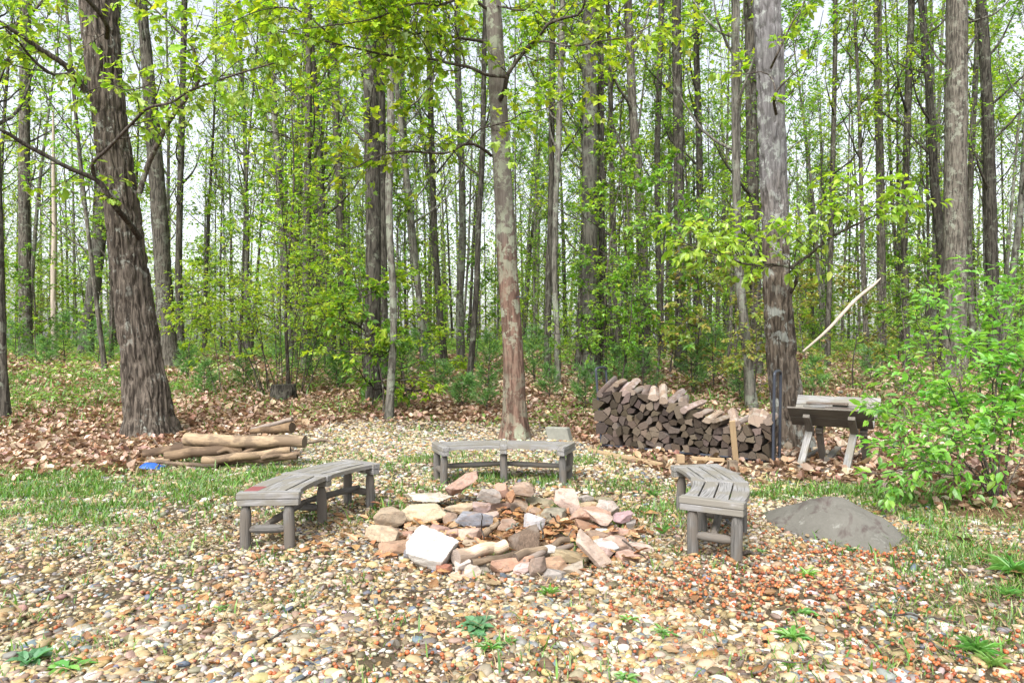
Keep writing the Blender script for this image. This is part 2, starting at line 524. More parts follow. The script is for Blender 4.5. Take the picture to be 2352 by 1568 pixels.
LITTER = mat_leaf('dry_leaf', .2, (1.2, 1.0, .7), 0.0, .04, .95)
BLADE = mat_leaf('grass_blade', .4, (1.2, 1.2, .6), 0.0, .05, 1.15)
PEBBLE = mat_col('pebble', .55, .35, .3, 60, .12)
NUT = mat_col('nut_shell', .45, .4, .2, 60, .1)
WOOD_GREY = mat_wood('weathered_wood', (.085, .082, .079), (.36, .35, .34), (.19, .175, .145), ring=3, crack=.75)
WOOD_POLE = mat_wood('weathered_pole', (.045, .042, .038), (.19, .18, .166), (.125, .108, .09), ring=2.6, bump=.7, crack=.7)
WOOD_TAN = mat_wood('bare_log', (.14, .105, .07), (.33, .262, .19), (.105, .08, .06), ring=4, bump=1.0, crack=.8, objcol=True)
WOOD_SPLIT = mat_wood('split_face', (.06, .046, .037), (.20, .158, .128), (.19, .172, .16), ring=4, bump=.8, crack=.5, objcol=True)
WOOD_BARK = mat_wood('firewood_bark', (.04, .031, .027), (.15, .115, .095), (.12, .11, .10), ring=3, bump=1.0, crack=.4, objcol=True)
WOOD_NEW = mat_wood('sawn_board', (.26, .175, .095), (.42, .31, .19), None, bump=.15, crack=.08)
WOOD_DARK = mat_wood('old_plank', (.06, .053, .046), (.20, .178, .155), (.145, .13, .11), bump=.5)
WOOD_RED = mat_wood('red_stained_wood', (.16, .045, .045), (.27, .10, .10), None)
ROCK = mat_rock('stone')
ROCK_PLAIN = mat_rock('pale_stone', .35)

def mat_endgrain():
    t = NT('log_end')
    g = t.attr('g')[1]
    oc = t.new('ShaderNodeObjectInfo').outputs['Color']
    r = t.new('ShaderNodeObjectInfo').outputs['Random']
    flat = t.mapping(g, (0, 1, 1))
    o = t.new('ShaderNodeVectorMath', operation='ADD'); cb = t.new('ShaderNodeCombineXYZ')
    for k in range(3): t.l.new(t.math('MULTIPLY', r, 5.0 + k), cb.inputs[k])
    t.l.new(g, o.inputs[0]); t.l.new(cb.outputs[0], o.inputs[1])
    w = t.new('ShaderNodeTexWave', wave_type='RINGS', rings_direction='X')
    w.inputs['Scale'].default_value = 26; w.inputs['Distortion'].default_value = 3.5; w.inputs['Detail'].default_value = 3
    t.l.new(flat, w.inputs['Vector'])
    nv = t.new('ShaderNodeVectorMath', operation='NORMALIZE'); t.l.new(flat, nv.inputs[0])
    av = t.new('ShaderNodeVectorMath', operation='ADD'); t.l.new(nv.outputs[0], av.inputs[0]); t.l.new(cb.outputs[0], av.inputs[1])
    ray = t.noise(av.outputs[0], 9, 3, .7)
    n = t.noise(o.outputs[0], 14, 5, .7)
    f = t.noise(o.outputs[0], 80, 3, .6)
    c = t.mix(n, (.024, .02, .018), (.125, .105, .093))  # kept dark: shade on the stacked ends is put into this colour
    c = t.mix(t.math('MULTIPLY', w.outputs['Fac'], .55), c, (.21, .17, .135))
    c = t.mix(t.math('MULTIPLY', f, .4), c, (.17, .145, .125))
    c = t.mix(t.ramp(ray, [(.30, (.85, .85, .85)), (.40, (0, 0, 0))]), c, (.022, .018, .016))
    c = t.mix(1.0, c, oc, 'MULTIPLY')
    t.bump(t.math('ADD', f, ray), .6, .008)
    return t.done(c, .9, .15)
LOG_END = mat_endgrain()
def plain(name, c, rough=.5, metal=0):
    t = NT(name); t.b.inputs['Metallic'].default_value = metal
    v = t.new('ShaderNodeTexCoord').outputs['Object']
    n = t.noise(v, 18, 4)
    return t.done(t.mix(n, tuple(x * .7 for x in c), tuple(min(1, x * 1.25) for x in c)), rough, .4)
STEEL = plain('black_steel', (.035, .04, .055), .45)
CLOTH = plain('blue_plastic', (.02, .09, .42), .4)
CONCRETE = plain('concrete', (.24, .24, .205), .9)

def mat_ground():
    t = NT('ground')
    c = t.attr('col')[0]
    v = t.new('ShaderNodeTexCoord').outputs['Object']
    n = t.noise(v, 6, 6, .7)
    f = t.noise(v, 60, 4, .7)
    k = t.math('ADD', t.math('MULTIPLY', n, .7), t.math('MULTIPLY', f, .6))
    c = t.mix(1.0, c, t.ramp(k, [(.3, (.55, .55, .55)), (1.0, (1.35, 1.35, 1.35))]), 'MULTIPLY')
    t.bump(t.math('ADD', n, f), .6, .03)
    return t.done(c, .95, .1)
GROUND = mat_ground()

# ------------------------------------------------------------------ ground sheet
def make_ground():
    ys = np.concatenate([np.linspace(-60, 2, 12), np.arange(2.2, 24, .14), np.linspace(24.3, 60, 60), np.geomspace(62, 700, 16)])
    xs = np.concatenate([-np.geomspace(500, 16, 14), np.arange(-15.5, 15.51, .16), np.geomspace(16, 500, 14)])
    X, Y = np.meshgrid(xs, ys); x, y = X.ravel(), Y.ravel()
    V = np.stack([x, y, tz(x, y)], 1)
    gm = gravel_mask(x, y)[:, None]; gr = grass_mask(x, y)[:, None]
    soil = np.array([.10, .078, .05]); duff = np.array([.14, .085, .05]); green = np.array([.06, .085, .025])
    w = n2(x, y, 2.0, 21)[:, None]
    forest = duff * (1 - np.clip((y[:, None] - 14) / 8, 0, .6) * w) + green * np.clip((y[:, None] - 14) / 8, 0, .6) * w
    col = soil * gm + forest * (1 - gm)
    col = col * (1 - .5 * gr) + green * .5 * gr
    dirt = np.exp(-((x - 2.9) / 1.9) ** 2 - ((y - 9.6) / 1.1) ** 2)[:, None]
    col = col * (1 - .6 * dirt) + np.array([.085, .05, .034]) * .6 * dirt
    ash = np.clip((1.15 - np.hypot(x - RING[0], y - RING[1])) / .2, 0, 1)[:, None]
    col = col * (1 - ash) + np.array([.06, .045, .036]) * ash
    nx, ny = len(xs), len(ys)
    i = (np.arange(ny - 1)[:, None] * nx + np.arange(nx - 1)[None]).ravel()
    m = M(); m.add(V, [np.stack([i, i + 1, i + 1 + nx, i + nx], 1)], col)
    tag(m.build('ground', GROUND, use_col=True), 'gravel and leaf covered ground of the clearing and wood', None, None, 'structure')
make_ground()

# ------------------------------------------------------------------ pebbles, nuts, litter, grass: uncountable stuff
def ico(sub):
    import bmesh
    bm = bmesh.new(); bmesh.ops.create_icosphere(bm, subdivisions=sub, radius=1.0)
    V = np.array([v.co[:] for v in bm.verts]); F = np.array([[v.index for v in f.verts] for f in bm.faces]); bm.free()
    return V, F

def rotm(rs, n, tilt):
    a = rs.rand(n) * 2 * PI; b = rs.randn(n) * tilt; c = rs.randn(n) * tilt
    ca, sa, cb, sb, cc, sc = np.cos(a), np.sin(a), np.cos(b), np.sin(b), np.cos(c), np.sin(c)
    Z = np.zeros(n); O = np.ones(n)
    Rz = np.stack([ca, -sa, Z, sa, ca, Z, Z, Z, O], 1).reshape(n, 3, 3)
    Rx = np.stack([O, Z, Z, Z, cb, -sb, Z, sb, cb], 1).reshape(n, 3, 3)
    Ry = np.stack([cc, Z, sc, Z, O, Z, -sc, Z, cc], 1).reshape(n, 3, 3)
    return Rz @ Rx @ Ry

def wedge_points(rs, y0, y1, dens, k=.83, pad=.5):
    A = k * (y1 * y1 - y0 * y0) + 2 * pad * (y1 - y0)
    n = int(A * dens)
    y = np.sqrt(y0 * y0 + rs.rand(n) * (y1 * y1 - y0 * y0))
    x = (rs.rand(n) * 2 - 1) * (k * y + pad)
    return x, y

def make_pebbles():
    rs = np.random.RandomState(4)
    m = M()
    cols = [(.41, .34, .235), (.345, .255, .13), (.48, .445, .385), (.17, .165, .155), (.12, .14, .165), (.12, .082, .055), (.26, .145, .058), (.235, .165, .12), (.20, .17, .125)]
    w = np.array([.25, .21, .13, .06, .03, .09, .06, .08, .09]); w /= w.sum()
    for (y0, y1, dens, sub, size) in ((2.7, 4.2, 2500, 2, .0142), (4.2, 7.2, 2000, 1, .0150), (7.2, 13.8, 850, 1, .021)):
        x, y = wedge_points(rs, y0, y1, dens)
        keep = rs.rand(len(x)) < gravel_mask(x, y) * (1 - .55 * grass_mask(x, y)) * (.30 + 1.1 * np.clip(n2(x, y, .7, 31) * 2.4 - .75, 0, 1))
        d = np.hypot(x - RING[0], y - RING[1])
        keep &= ~((d < 1.08) & (rs.rand(len(x)) < 1.0 - .35 * (d > .85)))
        x, y = x[keep], y[keep]
        n = len(x)
        big = np.clip(n2(x, y, 1.6, 41) * 1.6 - .1, .5, 1.5)
        s = size * np.exp(rs.randn(n) * .43) * (.72 + .38 * big)
        s = np.clip(s, .005, .040)
        V0, F0 = ico(sub)
        tid = rs.randint(0, 10, n)
        Rm = rotm(rs, n, .22)
        dims = np.stack([s * (1 + .55 * rs.rand(n)), s * (.66 + .34 * rs.rand(n)), s * (.32 + .3 * rs.rand(n))], 1)
        col = pal(rs, n, cols, .14, w)
        z = tz(x, y) + dims[:, 2] * (.1 + .5 * rs.rand(n))
        for k in range(10):
            q = np.where(tid == k)[0]
            Vt = V0 * (1 + .75 * (fbm(V0 * 1.25 + k * 7.3, k, 2) - .5))[:, None]
            W = np.einsum('nij,nkj->nki', Rm[q], Vt[None] * dims[q][:, None]) + np.stack([x[q], y[q], z[q]], 1)[:, None]
            off = (np.arange(len(q)) * len(Vt))[:, None, None]
            m.add(W.reshape(-1, 3), [(F0[None] + off).reshape(-1, 3)], np.repeat(col[q], len(Vt), 0))
    tag(m.build('gravel', PEBBLE, use_col=True), 'cream, tan and grey river pebbles covering the clearing', 'gravel', None, 'stuff')
make_pebbles()

def make_nuts():
    rs = np.random.RandomState(8)
    P = []
    for (a, b, rx, ry, n) in ((1850, 1330, .45, .3, 330), (1700, 1360, .5, .3, 260), (1560, 1400, .55, .28, 150), (2130, 1500, .4, .2, 120), (2250, 1490, .4, .25, 110), (1930, 1270, .5, .12, 110), (2000, 1280, .3, .1, 70),
                              (1500, 1330, .5, .3, 90), (1150, 1380, .9, .35, 70), (1400, 1500, .5, .2, 60), (600, 1420, 1.2, .3, 60), (430, 1440, .5, .12, 40), (1000, 1500, .7, .2, 60), (2200, 1560, .5, .1, 70), (2150, 1240, .6, .4, 40),
                              (1690, 1210, .3, .3, 50), (300, 1360, 1.0, .4, 35), (640, 1540, .5, .1, 30), (1250, 1440, .5, .15, 60), (1750, 1540, .7, .1, 45)):
        c = ground(a, b)
        P.append(np.stack([c[0] + rs.randn(n) * rx, c[1] + rs.randn(n) * ry], 1))
    P = np.concatenate(P); P = P[(P[:, 1] > 2.9)]
    n = len(P)
    V0, F0 = ico(2)
    r = .0102 * (1 + .15 * rs.randn(n)).clip(.7, 1.4)
    W = V0[None] * r[:, None, None] * np.array([1, 1, .93]) + np.stack([P[:, 0], P[:, 1], tz(P[:, 0], P[:, 1]) + .014 + .012 * rs.rand(n)], 1)[:, None]
    col = pal(rs, n, [(.36, .105, .035), (.42, .145, .05), (.27, .075, .03), (.19, .065, .035)], .15)
    m = M(); off = (np.arange(n) * len(V0))[:, None, None]
    m.add(W.reshape(-1, 3), [(F0[None] + off).reshape(-1, 3)], np.repeat(col, len(V0), 0))
    tag(m.build('fallen_nuts', NUT, use_col=True), 'small round orange brown nuts scattered over the gravel', 'nuts', None, 'stuff')
make_nuts()

def make_litter():
    rs = np.random.RandomState(12)
    m = M()
    cols = [(.40, .26, .165), (.29, .175, .11), (.50, .36, .25), (.2, .12, .075), (.58, .45, .34), (.36, .24, .17)]
    for (y0, y1, dens, s) in ((6.5, 13.5, 190, .085), (13.5, 20, 190, .095), (20, 34, 85, .12)):
        x, y = wedge_points(rs, y0, y1, dens, .9)
        g = grass_mask(x, y)
        dirt = np.exp(-((x - 2.9) / 1.7) ** 2 - ((y - 9.4) / .9) ** 2)
        keep = rs.rand(len(x)) < (1 - gravel_mask(x, y)) * (1 - .7 * g) * (1 - .55 * dirt)
        if y0 > 13: keep &= rs.rand(len(x)) < .55 + .8 * n2(x, y, 2.5, 51)
        x, y = x[keep], y[keep]; n = len(x)
        a = rs.rand(n) * 2 * PI
        D = np.stack([np.cos(a), np.sin(a), rs.randn(n) * .35], 1)
        N = np.stack([rs.randn(n) * .45, rs.randn(n) * .45, np.ones(n)], 1)
        scatter(m, CURL, np.stack([x, y, tz(x, y) + .005 + .03 * rs.rand(n)], 1), D, N, s * np.exp(rs.randn(n) * .3), pal(rs, n, cols, .2))
    # leaves blown into the fire ring and a few on the gravel
    for (cx, cy, sx, sy, n, zz) in ((.1, 5.75, .5, .42, 620, .07), (0, 5.8, .8, .7, 260, .03), (-.3, 5.4, .6, .3, 110, .02), (-1.35, 5.35, .3, .2, 40, .01), (0, 5, 3, 1.2, 150, .02), (-1.5, 6.4, .6, .6, 90, .01), (0.3, 7.6, 1, .5, 60, .01)):
        x = cx + rs.randn(n) * sx; y = np.maximum(3, cy + rs.randn(n) * sy)
        a = rs.rand(n) * 2 * PI
        D = np.stack([np.cos(a), np.sin(a), rs.randn(n) * .3], 1)
        N = np.stack([rs.randn(n) * .35, rs.randn(n) * .35, np.ones(n)], 1)
        scatter(m, OAK, np.stack([x, y, tz(x, y) + .02 + zz * rs.rand(n)], 1), D, N, .085 * np.exp(rs.randn(n) * .25), pal(rs, n, [(.42, .24, .11), (.33, .17, .08), (.48, .31, .17)], .2))
    # crumbs of leaf and bark between the pebbles
    x, y = wedge_points(rs, 2.7, 9, 260, .85); n = len(x)
    keep = rs.rand(n) < np.clip((n2(x, y, .6, 91, 2) - .35) * 3, .08, 1); x, y = x[keep], y[keep]; n = len(x)
    a = rs.rand(n) * 2 * PI
    scatter(m, CURL, np.stack([x, y, tz(x, y) + .008 + .02 * rs.rand(n)], 1), np.stack([np.cos(a), np.sin(a), rs.randn(n) * .2], 1), np.stack([rs.randn(n) * .3, rs.randn(n) * .3, np.ones(n)], 1),
            .022 * np.exp(rs.randn(n) * .45), pal(rs, n, [(.22, .14, .08), (.15, .095, .06), (.30, .22, .14), (.10, .07, .05)], .2))
    tag(m.build('leaf_litter', LITTER, use_col=True), 'brown curled dead leaves lying on the floor of the wood', 'dead leaves', None, 'stuff')
make_litter()

def make_grass():
    rs = np.random.RandomState(15)
    m = M()
    BL = (np.array([(0, .06, 0), (0, -.06, 0), (.55, .045, .02), (.55, -.045, .02), (1, 0, -.15)]), [np.array([[0, 1, 3, 2]]), np.array([[2, 3, 4]])])
    for (y0, y1, dens, s) in ((2.8, 6, 4200, .045), (6, 12.5, 3600, .055), (12.5, 24, 520, .10)):
        x, y = wedge_points(rs, y0, y1, dens, .9)
        g = grass_mask(x, y)
        if y0 < 12:
            g = np.maximum(g, .22 * np.clip((n2(x, y, .22, 61, 2) - .58) * 8, 0, 1) * gravel_mask(x, y))
        else: g = np.maximum(g, .25 * np.clip((n2(x, y, 1.0, 63, 2) - .5) * 6, 0, 1))
        keep = rs.rand(len(x)) < g
        x, y = x[keep], y[keep]; n = len(x)
        a = rs.rand(n) * 2 * PI
        tilt = .25 + .8 * rs.rand(n)
        D = np.stack([np.cos(a) * tilt, np.sin(a) * tilt, np.ones(n)], 1)
        N = np.stack([-np.cos(a), -np.sin(a), tilt], 1)
        scatter(m, BL, np.stack([x, y, tz(x, y)], 1), D, N, s * np.exp(rs.randn(n) * .4), pal(rs, n, [(.10, .22, .035), (.14, .26, .04), (.07, .17, .03), (.24, .24, .09)], .18, [.36, .3, .2, .14]))
    # dry straw among the pebbles
    x, y = wedge_points(rs, 2.8, 6.5, 420, .85); n = len(x)
    keep = rs.rand(n) < np.clip((n2(x, y, .5, 71, 2) - .42) * 5, 0, 1); x, y = x[keep], y[keep]; n = len(x)
    a = rs.rand(n) * 2 * PI
    D = np.stack([np.cos(a), np.sin(a), .15 + .2 * rs.rand(n)], 1)
    ST = (BL[0] * np.array([1, .45, 1]), BL[1])
    scatter(m, ST, np.stack([x, y, tz(x, y) + .02], 1), D, np.tile([0, 0, 1.0], (n, 1)), .09 * np.exp(rs.randn(n) * .3), pal(rs, n, [(.40, .31, .18), (.27, .2, .11)], .2))
    tag(m.build('grass', BLADE, use_col=True), 'short bright green grass growing in patches through the gravel', 'grass', None, 'stuff')
make_grass()

def make_undergrowth():
    rs = np.random.RandomState(18)
    m = M()
    for (y0, y1, dens, s, hh) in ((12.5, 20, 46, .06, .14), (20, 34, 42, .10, .35), (34, 60, 16, .16, .6)):
        x, y = wedge_points(rs, y0, y1, dens, .95)
        keep = rs.rand(len(x)) < np.clip((n2(x, y, 1.8, 81, 2) - .47) * 5, .03, 1); x, y = x[keep], y[keep]
        k = 5
        x = np.repeat(x, k) + rs.randn(len(x) * k) * s * 1.6; y = np.repeat(y, k) + rs.randn(len(y) * k) * s * 1.6; n = len(x)
        a = rs.rand(n) * 2 * PI
        D = np.stack([np.cos(a), np.sin(a), .2 + rs.randn(n) * .3], 1)
        N = np.stack([rs.randn(n) * .4, rs.randn(n) * .4, np.ones(n)], 1)
        scatter(m, OVATE, np.stack([x, y, tz(x, y) + hh * rs.rand(n) ** 1.6], 1), D, N, s * np.exp(rs.randn(n) * .3), pal(rs, n, [(.10, .19, .04), (.14, .23, .05), (.07, .14, .035), (.18, .22, .06)], .2))
    tag(m.build('undergrowth', LEAF, use_col=True), 'low green seedlings and ground plants under the trees', 'undergrowth', None, 'stuff')
make_undergrowth()

# ------------------------------------------------------------------ benches
def make_bench(name, center, ang, label, red=False, lift=0.0):
    """curved garden bench: seat of two rows of slats, three beams, six log legs, five log stretchers"""
    cx, cy = center
    rs = np.random.RandomState(int(abs(ang * 10)) + 3)
    Ri, Ro, half = 1.84, 2.30, R(22.0)
    legi, lego, lha = 1.92, 2.25, R(20.6)
    def P(r, a, z): return np.array([cx + r * math.cos(R(ang) + a), cy + r * math.sin(R(ang) + a), z])
    root_loc = P((Ri + Ro) / 2, 0, gz(*P(2.07, 0, 0)[:2]))
    root = thing('curved_bench', label, 'bench', root_loc, 'curved wooden benches around the fire pit')
    H = .44
    m = M(); N = 14; gap = .014; bw = R(1.25)
    ns = 4; w = (Ro - Ri) / ns
    for hlf, (a0, a1) in enumerate(((-half + 2 * bw, -bw), (bw, half - 2 * bw))):
        for k in range(ns):
            r0, r1 = Ri + k * w + gap / 2, Ri + (k + 1) * w - gap / 2
            aa = np.linspace(a0 + rs.randn() * .002, a1 + rs.randn() * .002, N)
            dz = rs.randn() * .0025
            # inner slats run straight like boards; only the two outer edges follow the curve
            def edge(r, a, e):
                rc = r * math.cos((a1 - a0) / 2) / math.cos(a - (a0 + a1) / 2)
                return r if e else rc
            V, g = [], []
            for a in aa:
                ra = edge(r0, a, k == 0); rb = edge(r1, a, k == ns - 1)
                if k > 0: ra = edge(r0, a, False)
                if k < ns - 1: rb = edge(r1, a, False)
                for (r, z) in ((ra, H + dz), (rb, H + dz), (rb, H - .036), (ra, H - .036)):
                    V.append(P(r, a, z)); g.append((a * 2.07 + hlf * 5 + k * 1.7, r, z + k * .3))
            i = np.arange(N - 1)[:, None] * 4
            q = np.concatenate([np.stack([i + e, i + (e + 1) % 4, i + (e + 1) % 4 + 4, i + e + 4], 2).reshape(-1, 4) for e in range(4)])
            redq = []
            m_i = np.zeros(len(q), int)
            if red and hlf == 1 and k == ns - 1:
                per = N - 1
                m_i[[per * 0 + j for j in (per - 4, per - 3, per - 2, per - 1)]] = 1
            V = np.array(V); g = np.array(g)
            m.add(V, [q[m_i == 0]], (1, 1, 1), g, 0, False)
            if m_i.any(): m.add(V, [q[m_i == 1]], (1, 1, 1), g, 1, False)
            for j in (0, N - 1): m.add(V[j * 4:j * 4 + 4], [[0, 1, 2, 3]], (1, 1, 1), g[j * 4:j * 4 + 4], 0, False)
    m.build('seat', [WOOD_GREY, WOOD_RED], root, use_g=True)
    def beam(a, nm, wd, th, over=.012, zt=H + .004):
        mm = M(); ca = R(ang) + a
        rad = np.array([math.cos(ca), math.sin(ca), 0]); tan = np.array([-rad[1], rad[0], 0])
        c = P((Ri + Ro) / 2, a, zt - th / 2)
        L = (Ro - Ri) / 2 + over
        box(mm, c + np.array([0, 0, th * .25]), rad * L, tan * wd / 2, np.array([0, 0, th * .25 - .001]), gl=0, bev=.005)
        box(mm, c - np.array([0, 0, th * .25]), rad * (L - .004), tan * (wd / 2 - .003), np.array([0, 0, th * .25 - .001]), gl=0, bev=.005)
        mm.build(nm, WOOD_GREY, root, use_g=True)
    beam(-half + bw, 'end_beam', .09, .105); beam(half - bw, 'end_beam', .09, .105); beam(0, 'middle_beam', .085, .10, .006)
    def lump(q, th, rad): return (vnoise(q * np.array([30, 30, 5]) + 3, 7) - .5) * .007
    for a in (-lha, 0, lha):
        for r in (legi, lego):
            p = P(r, a, 0); z0 = gz(p[0], p[1]) - .03
            tl = rs.randn(2) * .006
            mm = M()
            zt = H - .098
            path = [(p[0] + tl[0], p[1] + tl[1], z0), (p[0] + tl[0], p[1] + tl[1], z0 + .15), (p[0], p[1], zt - .075), (p[0], p[1], zt - .035), (p[0], p[1], zt)]
            tube(mm, path, [.042, .0425, .043, .037, .026], 18, disp=lump)
            mm.build('leg', WOOD_POLE, root, sharp=50, use_g=True)
    def rod(p, q, nm, r, tip=.55):
        mm = M(); p = np.array(p); q = np.array(q); d = (q - p)
        ts = [0, .06, .2, .5, .8, .94, 1]
        tube(mm, [p + d * t for t in ts], np.array([tip, .8, 1, 1.02, 1, .8, tip]) * r, 14, disp=lump)
        mm.build(nm, WOOD_POLE, root, use_g=True, sharp=50)
    zr = .15
    for a in (-lha, 0, lha):
        rod(P(legi + .03, a, zr), P(lego - .03, a, zr), 'stretcher', .034)
    rm = (legi + lego) / 2
    rod(P(rm, -lha, zr + .035), P(rm - .01, -.012, zr + .05), 'long_stretcher', .03, .8)
    rod(P(rm, lha, zr + .035), P(rm - .01, .012, zr + .05), 'long_stretcher', .03, .8)
    return root

make_bench('b', (.147, 5.56), 164, 'curved grey bench left of the fire pit with a red stain on its slats', red=True)
make_bench('b', (-.09, 6.02), 90.3, 'curved grey bench behind the fire pit in front of the lichened tree')
make_bench('b', (-.264, 6.22), -10.5, 'curved grey bench right of the fire pit beside the half buried boulder')

# ------------------------------------------------------------------ stones of the fire ring
def cube_dirs(n):
    u = np.linspace(-1, 1, n)
    A, B = np.meshgrid(u, u, indexing='ij'); a, b = A.ravel(), B.ravel(); o = np.ones_like(a)
    V, F = [], []
    i = (np.arange(n - 1)[:, None] * n + np.arange(n - 1)[None]).ravel()
    q = np.stack([i, i + n, i + n + 1, i + 1], 1)
    off = 0
    for vs, fl in (((o, a, b), 0), ((-o, a, b), 1), ((a, o, b), 1), ((a, -o, b), 0), ((a, b, o), 0), ((a, b, -o), 1)):
        V.append(np.stack(vs, 1)); F.append((q[:, ::-1] if fl else q) + off); off += n * n
    V = np.concatenate(V); F = np.concatenate(F)
    key = np.round(V * 1000).astype(int)
    uq, idx, inv = np.unique(key, axis=0, return_index=True, return_inverse=True)
    return unit(V[idx]), inv.ravel()[F]
_cd = {}
def rock_mesh(seed, dims, ncut=9, res=18, rough=.05, flat_top=False):
    rs = np.random.RandomState(seed)
    if res not in _cd: _cd[res] = cube_dirs(res)
    D, F = _cd[res]
    N = [np.array(v, float) for v in ((1, 0, 0), (-1, 0, 0), (0, 1, 0), (0, -1, 0), (0, 0, 1), (0, 0, -1))]
    d = [1, 1, 1, 1, 1, 1]
    N = [unit(v + rs.randn(3) * .22) for v in N]; d = [x * (.82 + .16 * rs.rand()) for x in d]
    for k in range(ncut):
        v = unit(rs.randn(3)); N.append(v); d.append(.80 + .30 * rs.rand())
    if flat_top: N[4] = unit(np.array([rs.randn() * .1, rs.randn() * .1, 1]))
    N, d = np.array(N), np.array(d)
    t = D @ N.T
    r = np.where(t > 1e-3, d / np.maximum(t, 1e-3), 9)
    r = r.min(1)
    V = D * r[:, None]
    V = V * (1 + rough * (fbm(V * 2.3 + seed, seed, 3) - .5) * 2)[:, None]
    return V * np.asarray(dims) / 2, F

def rot3(yaw, rx=0, ry=0):
    return np.array(Matrix.Rotation(yaw, 3, 'Z') @ Matrix.Rotation(ry, 3, 'Y') @ Matrix.Rotation(rx, 3, 'X'))

